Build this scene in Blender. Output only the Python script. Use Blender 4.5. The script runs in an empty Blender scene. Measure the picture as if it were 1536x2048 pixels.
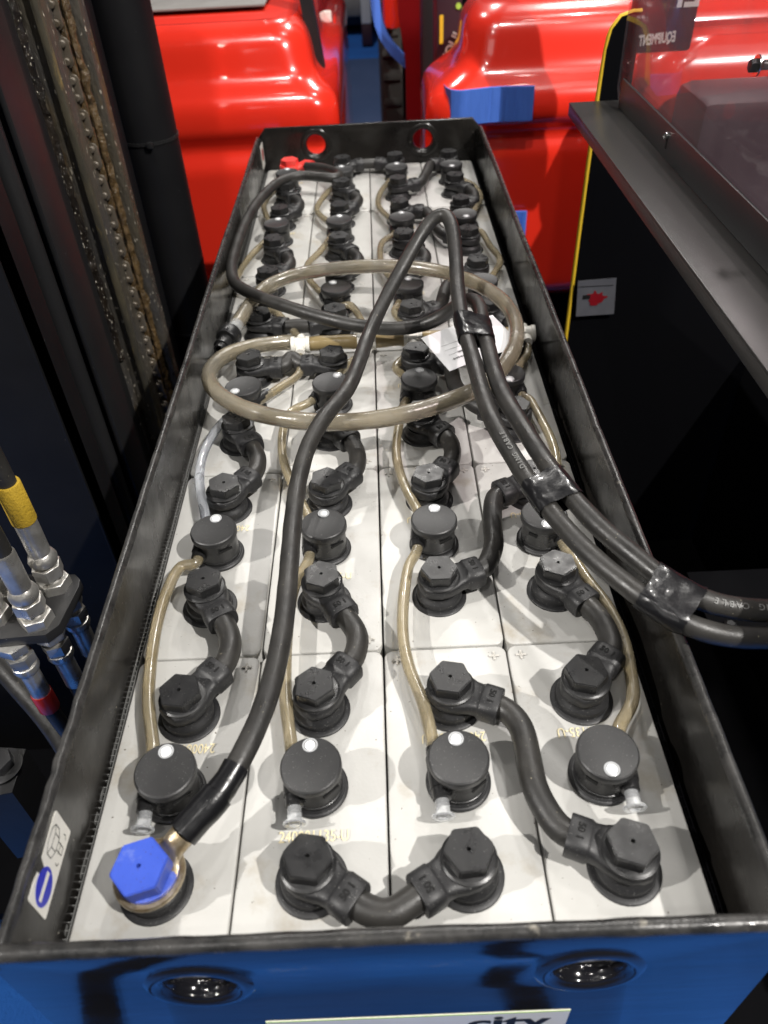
import bpy, bmesh, math, random
from mathutils import Vector, Matrix, noise as mnoise
random.seed(7)
PI = math.pi
S = bpy.context.scene
C = S.collection
# ------------------------------------------------------------------ camera
cam_d = bpy.data.cameras.new('camera'); cam = bpy.data.objects.new('camera', cam_d); C.objects.link(cam)
S.camera = cam
cam.location = (0.0105, -0.1293, 0.4197)
def rotm(a, b, c):
    return Matrix.Rotation(c, 3, 'Z') @ Matrix.Rotation(b, 3, 'Y') @ Matrix.Rotation(a, 3, 'X')
cam.rotation_euler = rotm(0.8379, 0.0421, -0.0235).to_euler()
cam_d.sensor_fit = 'VERTICAL'; cam_d.sensor_height = 9.8
cam_d.lens = 9.8 * 1541.7 / 2048
cam_d.clip_start = 0.01; cam_d.clip_end = 60
cam_d.dof.use_dof = True; cam_d.dof.focus_distance = 0.60; cam_d.dof.aperture_fstop = 2.4
S.render.resolution_x = 768; S.render.resolution_y = 1024
S.view_settings.view_transform = 'Standard'; S.view_settings.look = 'None'
S.view_settings.exposure = 0.0; S.view_settings.gamma = 1
# ------------------------------------------------------------------ world
w = bpy.data.worlds.new("World"); S.world = w; w.use_nodes = True
w.node_tree.nodes['Background'].inputs[0].default_value = (0.55, 0.62, 0.75, 1)
w.node_tree.nodes['Background'].inputs[1].default_value = 0.045
# ------------------------------------------------------------------ hall lamps
def spot(x, y, z, e, size=0.03, col=(1, .965, .92), ang=75, tgt=(0, .5, 0)):
    d = bpy.data.lights.new('ceiling_spot', 'SPOT'); d.energy = e; d.shadow_soft_size = size
    d.color = col; d.spot_size = math.radians(ang); d.spot_blend = .6
    o = bpy.data.objects.new('ceiling_spot', d); C.objects.link(o); o.location = (x, y, z)
    o.rotation_euler = (Vector(tgt) - Vector((x, y, z))).to_track_quat('-Z', 'Y').to_euler()
def area(x, y, z, e, sx, sy, tgt, col=(1, .97, .93)):
    d = bpy.data.lights.new('ceiling_panel_lamp', 'AREA'); d.energy = e; d.shape = 'RECTANGLE'
    d.size = sx; d.size_y = sy; d.color = col
    o = bpy.data.objects.new('ceiling_panel_lamp', d); C.objects.link(o); o.location = (x, y, z)
    o.rotation_euler = (Vector(tgt) - Vector((x, y, z))).to_track_quat('-Z', 'Y').to_euler()
SPOTS = [(-2.3, -.55, 2.15, 350), (1.75, -.95, 2.8, 570), (1.0, 1.6, 3.3, 60), (-.7, -1.4, 3.3, 60)]
for x, y, z, e in SPOTS: spot(x, y, z, e)
spot(1.1, 3.2, 3.1, 170, .10); spot(-.7, 3.3, 3.1, 90, .10); spot(.2, 4.2, 3.1, 120, .10, ang=110)
spot(-.2, .0, 3.2, 130, .03, ang=46, tgt=(-.35, 2.2, -.2)); spot(.5, .1, 3.2, 75, .03, ang=46, tgt=(.75, 2.1, -.2))
for x, y in ((-.6, -.4), (.2, -.9), (.9, -.2), (-.3, .9), (.7, .8)): spot(x, y, 3.3, 3, .04, ang=110, tgt=(x*.6, 1.6, -.3))
spot(-.3, 4.3, 3.2, 260, .06, ang=70, tgt=(-.2, 4.6, -.7))
area(-1.2, -2.6, 2.4, 7, 1.6, .8, (0, .3, 0))
area(1.5, .2, 3.0, 5, .8, 1.6, (0, .8, 0))
# ------------------------------------------------------------------ materials
def mat(name, col, rough=.5, metal=0, col2=None, nscale=30, namt=.5, bump=.0, bscale=200, spec=None, spscale=900,
        spth=.72, stain=None, stth=.62, stscale=14, stsoft=.12, coat=0, trans=0, rvar=0, sheen=0, ior=1.5, stretch=(1, 1, 1), speclvl=.5, sss=0):
    m = bpy.data.materials.new(name); m.use_nodes = True
    nt = m.node_tree; N = nt.nodes; L = nt.links; b = N['Principled BSDF']
    b.inputs['Roughness'].default_value = rough; b.inputs['Metallic'].default_value = metal
    b.inputs['Coat Weight'].default_value = coat; b.inputs['Coat Roughness'].default_value = .06
    b.inputs['Transmission Weight'].default_value = trans; b.inputs['IOR'].default_value = ior
    b.inputs['Specular IOR Level'].default_value = speclvl
    if sss:
        b.inputs['Subsurface Weight'].default_value = sss; b.inputs['Subsurface Scale'].default_value = .004
    geo = N.new('ShaderNodeNewGeometry'); mp = N.new('ShaderNodeMapping'); mp.inputs['Scale'].default_value = stretch
    L.new(geo.outputs['Position'], mp.inputs[0])
    def nz(s, det=4, rgh=.6):
        n = N.new('ShaderNodeTexNoise'); n.inputs['Scale'].default_value = s; n.inputs['Detail'].default_value = det
        n.inputs['Roughness'].default_value = rgh; L.new(mp.outputs[0], n.inputs['Vector']); return n
    def ramp(src, a, c):
        r = N.new('ShaderNodeMapRange'); r.inputs[1].default_value = a; r.inputs[2].default_value = c
        L.new(src, r.inputs[0]); return r.outputs[0]
    def mix(f, A, B):
        x = N.new('ShaderNodeMix'); x.data_type = 'RGBA'
        L.new(f, x.inputs[0])
        for i, v in ((6, A), (7, B)):
            if isinstance(v, tuple): x.inputs[i].default_value = (*v, 1)
            else: L.new(v, x.inputs[i])
        return x.outputs[2]
    cur = col
    if col2:
        n = nz(nscale); cur = mix(ramp(n.outputs[0], .5 - namt / 2, .5 + namt / 2), cur, col2)
    if stain:
        n = nz(stscale, 6, .65); cur = mix(ramp(n.outputs[0], stth, stth + stsoft), cur, stain)
    if spec:
        n = nz(spscale, 1); cur = mix(ramp(n.outputs[0], spth, spth + .03), cur, spec)
    if isinstance(cur, tuple): b.inputs['Base Color'].default_value = (*cur, 1)
    else: L.new(cur, b.inputs['Base Color'])
    if rvar:
        n = nz(nscale * 1.7, 5); r = ramp(n.outputs[0], .3, .7)
        r2 = N.new('ShaderNodeMapRange'); r2.inputs[3].default_value = max(.02, rough - rvar); r2.inputs[4].default_value = min(1, rough + rvar)
        L.new(r, r2.inputs[0]); L.new(r2.outputs[0], b.inputs['Roughness'])
    if bump:
        n = nz(bscale, 5); bp_ = N.new('ShaderNodeBump'); bp_.inputs['Strength'].default_value = 1; bp_.inputs['Distance'].default_value = bump
        L.new(n.outputs[0], bp_.inputs['Height']); L.new(bp_.outputs[0], b.inputs['Normal'])
    return m
M = dict(
 lid=mat('cell_lid_plastic', (.54, .535, .512), .36, col2=(.45, .445, .422), nscale=14, namt=.35, stain=(.33, .28, .20), stth=.57, stsoft=.2, stscale=15, spec=(.12, .10, .08), spscale=420, spth=.755, bump=.00008, bscale=500, rvar=.12),
 mark=mat('moulded_grey', (.56, .54, .50), .5),
 print_=mat('cream_ink', (.80, .70, .44), .6),
 black=mat('black_plastic', (.012, .012, .013), .33, col2=(.019, .019, .019), nscale=60, spec=(.25, .25, .24), spscale=1500, spth=.74, bump=.00005, bscale=2500, rvar=.12),
 cap=mat('cap_plastic', (.022, .022, .023), .42, col2=(.030, .030, .030), nscale=90, spec=(.26, .26, .25), spscale=1500, spth=.73, bump=.00006, bscale=3500),
 rubber=mat('boot_rubber', (.013, .013, .014), .48, col2=(.021, .021, .022), nscale=70, spec=(.25, .25, .24), spscale=1400, spth=.71, bump=.00006, bscale=1500),
 cable=mat('cable_rubber', (.018, .0175, .017), .42, col2=(.034, .032, .029), nscale=35, namt=.4, spec=(.3, .27, .2), spscale=700, spth=.76, bump=.00025, bscale=260, rvar=.14),
 letter=mat('dark_lettering', (.012, .012, .012), .6, speclvl=.2),
 greyletter=mat('grey_lettering', (.16, .16, .155), .5),
 wall=mat('black_tray_paint', (.005, .0048, .0046), .24, speclvl=.36, col2=(.020, .018, .016), nscale=9, namt=.4, stain=(.07, .055, .04), stth=.70, stscale=9, spec=(.35, .33, .28), spscale=330, spth=.78, bump=.00035, bscale=60, rvar=.14),
 front=mat('gloss_black_tray_paint', (.004, .004, .006), .12, bump=.0009, bscale=16, coat=.45, rvar=.06, nscale=14, col2=(.012, .012, .014), stretch=(.5, 1, 2.2), spec=(.10, .10, .11), spscale=120, spth=.78),
 rim=mat('worn_steel_rim', (.060, .058, .056), .30, metal=.2, col2=(.022, .022, .022), nscale=60, namt=.3, stain=(.26, .24, .20), stth=.64, stscale=90, bump=.0004, bscale=150, rvar=.14),
 corr=mat('corrugated_plastic', (.15, .15, .145), .35),
 tube=mat('aged_clear_tube', (.56, .48, .33), .20, col2=(.46, .40, .28), nscale=28, namt=.35, stain=(.30, .23, .09), stth=.50, stsoft=.35, stscale=40, spec=(.30, .24, .12), spscale=1300, spth=.62, trans=.66, coat=.3, bump=.00008, bscale=400, sss=0),
 hose=mat('aged_hose', (.50, .44, .33), .22, col2=(.38, .35, .29), nscale=18, namt=.35, stain=(.28, .23, .12), stth=.48, stsoft=.38, stscale=26, spec=(.30, .24, .13), spscale=1100, spth=.64, trans=.66, coat=.35, bump=.0003, bscale=220),
 clear=mat('clear_tube', (.86, .89, .95), .08, trans=.85, coat=.4, ior=1.35),
 stub=mat('milky_plastic', (.92, .94, .96), .15, trans=.75, coat=.2),
 white=mat('white_plastic', (.78, .76, .70), .4, col2=(.68, .66, .6), nscale=90),
 brown=mat('manifold_tube', (.34, .26, .13), .28, col2=(.22, .16, .07), nscale=60, coat=.3, trans=.15),
 lens=mat('clear_indicator', (.92, .93, .94), .12, trans=.15, coat=1),
 lensring=mat('indicator_ring', (.42, .43, .44), .2, coat=.5),
 blue=mat('blue_plastic', (.030, .068, .40), .34, col2=(.05, .10, .50), nscale=45, stain=(.12, .17, .48), stth=.56, stscale=70, spec=(.05, .05, .2), spscale=900, spth=.70, bump=.00008, bscale=1200),
 red=mat('red_plastic', (.65, .02, .02), .4, col2=(.8, .08, .06), nscale=60),
 tin=mat('greased_tinned_lug', (.55, .47, .34), .28, metal=.75, col2=(.30, .22, .12), nscale=160, namt=.3, bump=.0004, bscale=500),
 tape=mat('glossy_black_tape', (.007, .007, .008), .28, coat=.2, bump=.0007, bscale=60),
 truck=mat('gloss_red_paint', (.84, .030, .014), .22, coat=1, col2=(.80, .032, .014), nscale=2),
 darkred=mat('deep_red_paint', (.22, .006, .008), .3, coat=.6),
 blackpaint=mat('satin_black_paint', (.013, .013, .014), .40, col2=(.019, .019, .02), nscale=10, bump=.0001, bscale=300, spec=(.2, .2, .2), spscale=240, spth=.80),
 ledge=mat('ledge_paint', (.028, .027, .026), .36, bump=.00006, bscale=900),
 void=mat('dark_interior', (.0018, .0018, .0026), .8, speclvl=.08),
 matt=mat('matt_dark_paint', (.006, .006, .007), .5, speclvl=.22, col2=(.010, .010, .011), nscale=12, spec=(.2, .2, .2), spscale=240, spth=.80),
 carpet=mat('blue_carpet', (.005, .10, .40), .9, col2=(.003, .065, .29), nscale=4, bump=.002, bscale=180),
 mat_=mat('grey_blue_mat', (.045, .075, .17), .55, col2=(.03, .06, .15), nscale=3),
 mast=mat('greasy_mast_steel', (.085, .08, .075), .34, metal=.3, col2=(.10, .085, .06), nscale=25, namt=.3, stain=(.20, .13, .05), stth=.56, stscale=11, spec=(.6, .55, .45), spscale=300, spth=.68, bump=.003, bscale=130, stretch=(1, 1, .35), rvar=.15),
 edge=mat('worn_olive_paint', (.085, .072, .045), .55, col2=(.04, .037, .03), nscale=60, namt=.3, stain=(.22, .16, .06), stth=.55, stscale=50, bump=.0012, bscale=200, stretch=(1, 1, .3)),
 tar=mat('black_sparkling_grease', (.008, .007, .007), .12, col2=(.03, .022, .015), nscale=60, bump=.006, bscale=170, coat=.7, spec=(.7, .65, .55), spscale=520, spth=.68, stretch=(1, 1, .5)),
 grease=mat('brown_grease', (.045, .03, .015), .25, col2=(.15, .095, .04), nscale=110, bump=.004, bscale=160, coat=.5),
 chain=mat('oily_chain_steel', (.15, .13, .105), .36, metal=.25, col2=(.09, .07, .045), nscale=90, bump=.0004, bscale=400),
 steel=mat('zinc_plated_steel', (.78, .77, .74), .34, metal=.85, col2=(.48, .46, .42), nscale=50, namt=.4, stain=(.40, .31, .2), stth=.66, stscale=50, bump=.0003, bscale=350, rvar=.1),
 bolt=mat('stainless_bolt', (.7, .7, .68), .2, metal=1),
 yellow=mat('yellow_mesh_tape', (.62, .40, .03), .7, col2=(.42, .27, .02), nscale=160, bump=.0009, bscale=420),
 yellowedge=mat('yellow_edge_paint', (.80, .52, .03), .5),
 orange=mat('orange_label', (.70, .08, .02), .4),
 redband=mat('red_sleeve', (.42, .02, .015), .4, coat=.3),
 foam=mat('blue_foam', (.07, .19, .68), .75, col2=(.05, .15, .58), nscale=120, bump=.0008, bscale=500, stretch=(1, 1, .15)),
 paper=mat('label_paper', (.80, .80, .80), .6, col2=(.74, .74, .76), nscale=60),
 stickerw=mat('sticker_white', (.80, .78, .72), .3, col2=(.72, .70, .63), nscale=60),
 stickershade=mat('shade_darkened_sticker', (.12, .12, .13), .45, col2=(.09, .09, .10), nscale=40),  # white card darkened: the compartment's shade is put into its colour
 stickerblue=mat('sticker_blue', (.012, .02, .45), .3),
 stickerred=mat('sticker_red', (.40, .03, .03), .4),
 green=mat('lime_print', (.45, .70, .10), .4),
 tyre=mat('tyre_rubber', (.03, .03, .028), .7, col2=(.06, .055, .045), nscale=20, bump=.001, bscale=80),
 deck=mat('grey_deck', (.22, .21, .20), .5, col2=(.16, .15, .14), nscale=20),
 purple=mat('dark_plum_paint', (.035, .012, .020), .5),
 orangebase=mat('dark_orange_glow_paint', (.75, .09, .01), .3),
)
def acrylic():
    m = bpy.data.materials.new('clear_acrylic'); m.use_nodes = True; nt = m.node_tree; N = nt.nodes; L = nt.links
    for n in list(N): N.remove(n)
    o = N.new('ShaderNodeOutputMaterial'); t = N.new('ShaderNodeBsdfTransparent'); t.inputs[0].default_value = (.80, .765, .78, 1)
    g = N.new('ShaderNodeBsdfGlossy'); g.inputs['Roughness'].default_value = .04; g.inputs[0].default_value = (1, 1, 1, 1)
    d = N.new('ShaderNodeBsdfDiffuse'); d.inputs[0].default_value = (.72, .62, .64, 1)
    lw_ = N.new('ShaderNodeLayerWeight'); lw_.inputs[0].default_value = .5; pw_ = N.new('ShaderNodeMath'); pw_.operation = 'POWER'; pw_.inputs[1].default_value = 4
    L.new(lw_.outputs['Facing'], pw_.inputs[0]); f = N.new('ShaderNodeMath'); f.operation = 'MULTIPLY'; f.inputs[1].default_value = .30; L.new(pw_.outputs[0], f.inputs[0])
    ns = N.new('ShaderNodeTexNoise'); ns.inputs['Scale'].default_value = 9; ns.inputs['Detail'].default_value = 7
    geo = N.new('ShaderNodeNewGeometry'); L.new(geo.outputs['Position'], ns.inputs['Vector'])
    mr = N.new('ShaderNodeMapRange'); mr.inputs[1].default_value = .3; mr.inputs[2].default_value = .8
    mr.inputs[3].default_value = .03; mr.inputs[4].default_value = .085; L.new(ns.outputs[0], mr.inputs[0])
    m1 = N.new('ShaderNodeMixShader'); L.new(mr.outputs[0], m1.inputs[0]); L.new(t.outputs[0], m1.inputs[1]); L.new(d.outputs[0], m1.inputs[2])
    m2 = N.new('ShaderNodeMixShader'); L.new(f.outputs[0], m2.inputs[0]); L.new(m1.outputs[0], m2.inputs[1]); L.new(g.outputs[0], m2.inputs[2])
    L.new(m2.outputs[0], o.inputs[0]); return m
M['acrylic'] = acrylic()
# ------------------------------------------------------------------ object helpers
def thing(name, label, cat, loc=(0, 0, 0), rz=0, group=None):
    o = bpy.data.objects.new(name, None); C.objects.link(o); o.location = loc; o.rotation_euler = (0, 0, rz)
    o['label'] = label; o['category'] = cat; o.empty_display_size = .02
    if group: o['group'] = group
    return o
def tag(o, label, cat, group=None):
    o['label'] = label; o['category'] = cat
    if group: o['group'] = group
    return o
def link(name, me, parent=None, loc=(0, 0, 0), rot=(0, 0, 0)):
    o = bpy.data.objects.new(name, me); C.objects.link(o); o.location = loc; o.rotation_euler = rot
    if parent is not None: o.parent = parent
    return o
def data(name, vs, fs, m, smooth=True, ang=40):
    me = bpy.data.meshes.new(name); me.from_pydata([tuple(v) for v in vs], [], fs); me.update()
    me.materials.append(M[m] if isinstance(m, str) else m)
    if smooth:
        me.polygons.foreach_set('use_smooth', [True] * len(me.polygons)); me.update()
        try: me.set_sharp_from_angle(angle=math.radians(ang))
        except Exception: pass
    return me
def bmdata(name, bm, m, smooth=True, ang=40):
    bmesh.ops.recalc_face_normals(bm, faces=bm.faces)
    me = bpy.data.meshes.new(name); bm.to_mesh(me); bm.free(); me.materials.append(M[m])
    if smooth:
        me.polygons.foreach_set('use_smooth', [True] * len(me.polygons)); me.update(); me.set_sharp_from_angle(angle=math.radians(ang))
    return me
def box(name, lo, hi, m, parent=None, bev=0, seg=2, loc=(0, 0, 0), rot=(0, 0, 0), link_=True):
    bm = bmesh.new(); bmesh.ops.create_cube(bm, size=1)
    for v in bm.verts:
        v.co = Vector([(lo[i] + hi[i]) / 2 + v.co[i] * (hi[i] - lo[i]) for i in range(3)])
    if bev: bmesh.ops.bevel(bm, geom=list(bm.edges), offset=bev, segments=seg, affect='EDGES', profile=.5)
    me = bmdata(name, bm, m)
    return link(name, me, parent, loc, rot) if link_ else me
def lathe(prof, n=32, m='black', name='lathe', ang=35, closed=False):     # prof: (r, z) list, axis z
    vs = []; fs = []
    for r, z in prof:
        for i in range(n):
            a = 2 * PI * i / n; vs.append((r * math.cos(a), r * math.sin(a), z))
    k = len(prof)
    for j in range(k - 1):
        for i in range(n):
            a = j * n + i; b = j * n + (i + 1) % n; fs.append((a, b, b + n, a + n))
    if not closed and prof[0][0] > 1e-6: fs.append(tuple(reversed(range(n))))
    if not closed and prof[-1][0] > 1e-6: fs.append(tuple(range((k - 1) * n, k * n)))
    return data(name, vs, fs, m, True, ang)
def prism(poly, z0, z1, m, name, bev=0, seg=2, ang=40):      # vertical prism of a 2-d outline
    bm = bmesh.new(); f = bm.faces.new([bm.verts.new((x, y, z0)) for x, y in poly])
    r = bmesh.ops.extrude_face_region(bm, geom=[f])
    for g in r['geom']:
        if isinstance(g, bmesh.types.BMVert): g.co.z = z1
    if bev:
        ed = [e for e in bm.edges if all(abs(v.co.z - z1) < 1e-7 for v in e.verts)]
        bmesh.ops.bevel(bm, geom=ed, offset=bev, segments=seg, affect='EDGES', profile=.5)
    return bmdata(name, bm, m, True, ang)
def rrect(x0, x1, y0, y1, r, n=4):
    out = []
    for cx, cy, a0 in ((x1 - r, y1 - r, 0), (x0 + r, y1 - r, 90), (x0 + r, y0 + r, 180), (x1 - r, y0 + r, 270)):
        for i in range(n + 1):
            a = math.radians(a0 + 90 * i / n); out.append((cx + r * math.cos(a), cy + r * math.sin(a)))
    return out
def catmull(pts, step):
    P = [Vector(p) for p in pts]; P = [P[0] * 2 - P[1]] + P + [P[-1] * 2 - P[-2]]
    out = []
    for i in range(1, len(P) - 2):
        p0, p1, p2, p3 = P[i - 1:i + 3]
        d0 = max((p1 - p0).length, 1e-6) ** .5; d1 = max((p2 - p1).length, 1e-6) ** .5; d2 = max((p3 - p2).length, 1e-6) ** .5
        n = max(1, int((p2 - p1).length / step))
        m1 = (p1 - p0) / d0 - (p2 - p0) / (d0 + d1) + (p2 - p1) / d1
        m2 = (p2 - p1) / d1 - (p3 - p1) / (d1 + d2) + (p3 - p2) / d2
        m1 *= d1; m2 *= d1
        for k in range(n):
            t = k / n
            out.append(p1 * (2 * t**3 - 3 * t**2 + 1) + m1 * (t**3 - 2 * t**2 + t) + p2 * (-2 * t**3 + 3 * t**2) + m2 * (t**3 - t**2))
    out.append(P[-2]); return out
def smoothpath(pts, step, it=3):
    p = catmull(pts, step)
    for _ in range(it):
        p = [p[0]] + [(p[i - 1] + p[i] * 2 + p[i + 1]) / 4 for i in range(1, len(p) - 1)] + [p[-1]]
    return p
def sweep(path, sect, m, name, cap=True, ang=50, up=None):   # sect(i, t) -> list of 2-d points
    n = len(path); T = [(path[min(i + 1, n - 1)] - path[max(i - 1, 0)]).normalized() for i in range(n)]
    u = up or Vector((0, 0, 1))
    u = (u - T[0] * u.dot(T[0]));
    if u.length < 1e-3: u = Vector((0, 1, 0)) - T[0] * T[0].y
    u.normalize(); vs = []; fs = []; k = 0
    for i in range(n):
        u = (u - T[i] * u.dot(T[i])).normalized(); s = T[i].cross(u)
        ring = sect(i, i / (n - 1)); k = len(ring)
        for a, b in ring: vs.append(path[i] + s * a + u * b)
    for i in range(n - 1):
        for j in range(k):
            a = i * k + j; b = i * k + (j + 1) % k; fs.append((a, a + k, b + k, b))
    if cap: fs.append(tuple(range(k))); fs.append(tuple(reversed(range((n - 1) * k, n * k))))
    return data(name, vs, fs, m, True, ang)
def tube(name, pts, r, m, parent=None, step=.004, n=14, wob=.0, it=3, cap=True):
    p = smoothpath(pts, step, it)
    circ = [(math.cos(2 * PI * i / n), math.sin(2 * PI * i / n)) for i in range(n)]
    def sec(i, t):
        rr = r * (1 + wob * mnoise.noise(p[i] * 60)); return [(a * rr, b * rr) for a, b in circ]
    return link(name, sweep(p, sec, m, name, cap), parent)
_tc = {}
def textmesh(body, size, m, ext=.0, bold=0, sx=1.0):
    key = (body, size, m, ext, bold, sx)
    if key in _tc: return _tc[key]
    cu = bpy.data.curves.new('t', 'FONT'); cu.body = body; cu.size = size; cu.align_x = 'CENTER'; cu.align_y = 'CENTER'
    cu.extrude = ext; cu.offset = bold; cu.resolution_u = 3
    o = bpy.data.objects.new('t', cu); C.objects.link(o)
    dg = bpy.context.evaluated_depsgraph_get(); me = bpy.data.meshes.new_from_object(o.evaluated_get(dg))
    bpy.data.objects.remove(o); me.name = 'lettering'
    me.materials.clear(); me.materials.append(M[m])
    for v in me.vertices: v.co.x *= sx
    _tc[key] = me; return me
def frame_obj(o, origin, xdir, ydir):
    x = Vector(xdir).normalized(); y = Vector(ydir); y = (y - x * y.dot(x)).normalized(); z = x.cross(y)
    m = Matrix((x, y, z)).transposed().to_4x4(); m.translation = Vector(origin)
    o.matrix_local = m
def plate_with_holes(name, outer, holes, thick, m, bev=.001):   # 2-d plate in XY, extruded in z
    cu = bpy.data.curves.new('p', 'CURVE'); cu.dimensions = '2D'; cu.fill_mode = 'BOTH'; cu.extrude = thick / 2 - bev
    cu.bevel_depth = bev; cu.bevel_resolution = 2
    loops = [outer] + [[(cx + r * math.cos(-2 * PI * i / 40), cy + r * math.sin(-2 * PI * i / 40)) for i in range(40)] for cx, cy, r in holes]
    for lp in loops:
        s = cu.splines.new('POLY'); s.points.add(len(lp) - 1); s.use_cyclic_u = True
        for i, (x, y) in enumerate(lp): s.points[i].co = (x, y, 0, 1)
    o = bpy.data.objects.new('p', cu); C.objects.link(o)
    dg = bpy.context.evaluated_depsgraph_get(); me = bpy.data.meshes.new_from_object(o.evaluated_get(dg)); bpy.data.objects.remove(o)
    me.name = name; me.materials.clear(); me.materials.append(M[m])
    bm = bmesh.new(); bm.from_mesh(me); bmesh.ops.remove_doubles(bm, verts=bm.verts, dist=1e-6)
    bmesh.ops.recalc_face_normals(bm, faces=bm.faces); bm.to_mesh(me); bm.free()
    me.polygons.foreach_set('use_smooth', [True] * len(me.polygons)); me.set_sharp_from_angle(angle=math.radians(40)); return me
# ------------------------------------------------------------------ setting: floor
FZ = -.75
o = link('floor', data('floor', [(-14, -8, FZ), (14, -8, FZ), (14, 20, FZ), (-14, 20, FZ)], [(0, 1, 2, 3)], 'carpet', False)); o['kind'] = 'structure'
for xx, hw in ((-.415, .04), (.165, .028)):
    o = box('added_reflection_bar', (xx - hw, -1.0, FZ + .0005), (xx + hw, -.10, FZ + .02), 'void', bev=.004); o['kind'] = 'structure'  # unseen bars added to put dark bands in the front wall's reflection
o = box('floor_mat', (-1.1, 2.9, FZ + .004), (.35, 5.6, FZ + .008), 'mat_'); o['kind'] = 'structure'
# ------------------------------------------------------------------ battery tray
WX, LX = .083, .1977
TL = 6 * LX
tray = thing('battery_tray', 'long open black steel battery tray holding the grey cells', 'battery tray', (0, 0, 0))
def wobwall(name, lo, hi, m, parent, amp=.0006, nx=1, ny=60, nz_=6):
    bm = bmesh.new(); bmesh.ops.create_cube(bm, size=1)
    for v in bm.verts: v.co = Vector([(lo[i] + hi[i]) / 2 + v.co[i] * (hi[i] - lo[i]) for i in range(3)])
    return bm
TOPZ = .060
# side walls with a slightly rolled, dented top edge
def sidewall(name, x0, x1, sgn, label=None):
    prof = [(x0, -.62), (x1, -.62), (x1, TOPZ - .0025), (x1 + (.0006 if sgn > 0 else 0), TOPZ - .001), (x1 - .0012, TOPZ), (x0 + .0012, TOPZ), (x0 - (.0006 if sgn < 0 else 0), TOPZ - .001), (x0, TOPZ - .0025)]
    prof = [(x0, -.62), (x1, -.62), (x1, -.1), (x1, TOPZ - .006), (x1 + .0004, TOPZ - .003), (x1 - .0008, TOPZ - .0006), (x1 - .002, TOPZ), (x0 + .002, TOPZ), (x0 + .0008, TOPZ - .0006), (x0 - .0004, TOPZ - .003), (x0, TOPZ - .006), (x0, -.1)]
    n = 160; vs = []; fs = []; k = len(prof)
    y0, y1 = -.0005, TL + .0015
    for i in range(n + 1):
        t = i / n; y = y0 + (y1 - y0) * t
        drop = 0
        if y > TL - .03: drop = (y - TL + .03) * .45
        for x, z in prof:
            dx = .0016 * mnoise.noise(Vector((y * 3, z * 8, sgn * 5))); dz = 0
            if z > .03:
                dz = .0006 * mnoise.noise(Vector((y * 9, 3, sgn))) + .0005 * mnoise.noise(Vector((y * 60, 8, sgn)))
                if sgn > 0: dz -= .0022 * math.exp(-((y - .366) / .003) ** 2)
                if sgn < 0 and y < .14: dz += .0012 * mnoise.noise(Vector((y * 150, x * 300, 4))); dx += .0014 * mnoise.noise(Vector((y * 120, z * 90, 9)))
                dz -= drop
            vs.append((x + dx, y, z + dz))
    for i in range(n):
        for j in range(k):
            a = i * k + j; b = i * k + (j + 1) % k; fs.append((a, b, b + k, a + k))
    fs.append(tuple(reversed(range(k)))); fs.append(tuple(range(n * k, (n + 1) * k)))
    me = data(name, vs, fs, 'wall', True, 60); me.materials.append(M['rim'])
    for p in me.polygons:
        if all(me.vertices[v].co.z > .047 for v in p.vertices): p.material_index = 1
    return link(name, me, tray)
sidewall('side_wall', -.1745, -.1693, -1)
sidewall('side_wall', .1725, .1777, 1)
def endwall(name, yc, thick, ztop, hx, hz, hr, m, chamfer=0, w0=-.1745, w1=.1777, facing=-1):
    if chamfer: outer = [(w0, -.62), (w1, -.62), (w1, ztop - .014), (w1 - .012, ztop), (w0 + .012, ztop), (w0, ztop - .014)]
    else: outer = [(w0 + .0006, -.62), (w1 - .0006, -.62), (w1 - .0006, ztop - .004), (w1 - .004, ztop), (w0 + .004, ztop), (w0 + .0006, ztop - .004)]
    me = plate_with_holes(name, outer, [(x, hz, hr + .003) for x in hx], thick, m, .0018)
    o = link(name, me, tray, (0, yc, 0), (PI / 2, 0, 0))
    for x in hx:
        # dished, rolled rim of each lifting hole
        pr = [(hr + .011, -.0004), (hr + .0095, .0008), (hr + .0075, .0016), (hr + .0055, .0018), (hr + .003, .0006), (hr + .001, -.0022), (hr - .0002, -.0055), (hr + .0001, -.009), (hr + .0016, -.0095), (hr + .003, -.0055), (hr + .006, -.0035), (hr + .010, -.0032)]
        lm = lathe(pr + [pr[0]], 40, m if facing < 0 else 'wall', 'hole_rim', 70, True)
        off = thick / 2
        h = link('lifting_hole_rim', lm, tray, (x, yc + facing * off, hz), (PI / 2 if facing < 0 else -PI / 2, 0, 0))
        for p in []: pass
    return o
endwall('front_wall', -.0045, .0062, TOPZ, (-.0900, .0925), .017, .0155, 'front')
endwall('rear_wall', TL + .0045, .005, TOPZ + .001, (-.0845, .0875), .0335, .0150, 'wall', chamfer=1, facing=-1)
# worn rounded steel bead on the front wall top
tube('front_rim', [(-.172, -.0042, TOPZ - .0012), (-.09, -.0044, TOPZ + .0004), (0, -.0040, TOPZ), (.09, -.0044, TOPZ + .0004), (.1745, -.0042, TOPZ - .0012)], .0038, 'rim', tray, .003, 16, .14)
for x in (-.1722, .1755):
    link('corner_weld', data('corner_weld', *(lambda r: r)((lambda: ([(x + .005 * a * (1 + .25 * mnoise.noise(Vector((a * 3, b * 3, c * 3)))), -.0035 + .0045 * b, .052 + .0075 * c) for a, b, c in [(math.cos(u) * math.cos(v), math.sin(u) * math.cos(v), math.sin(v)) for v in [(-80 + 20 * j) * PI / 180 for j in range(9)] for u in [2 * PI * i / 12 for i in range(12)]]], [(j * 12 + i, j * 12 + (i + 1) % 12, (j + 1) * 12 + (i + 1) % 12, (j + 1) * 12 + i) for j in range(8) for i in range(12)]))()), m='rim'), tray)
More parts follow.
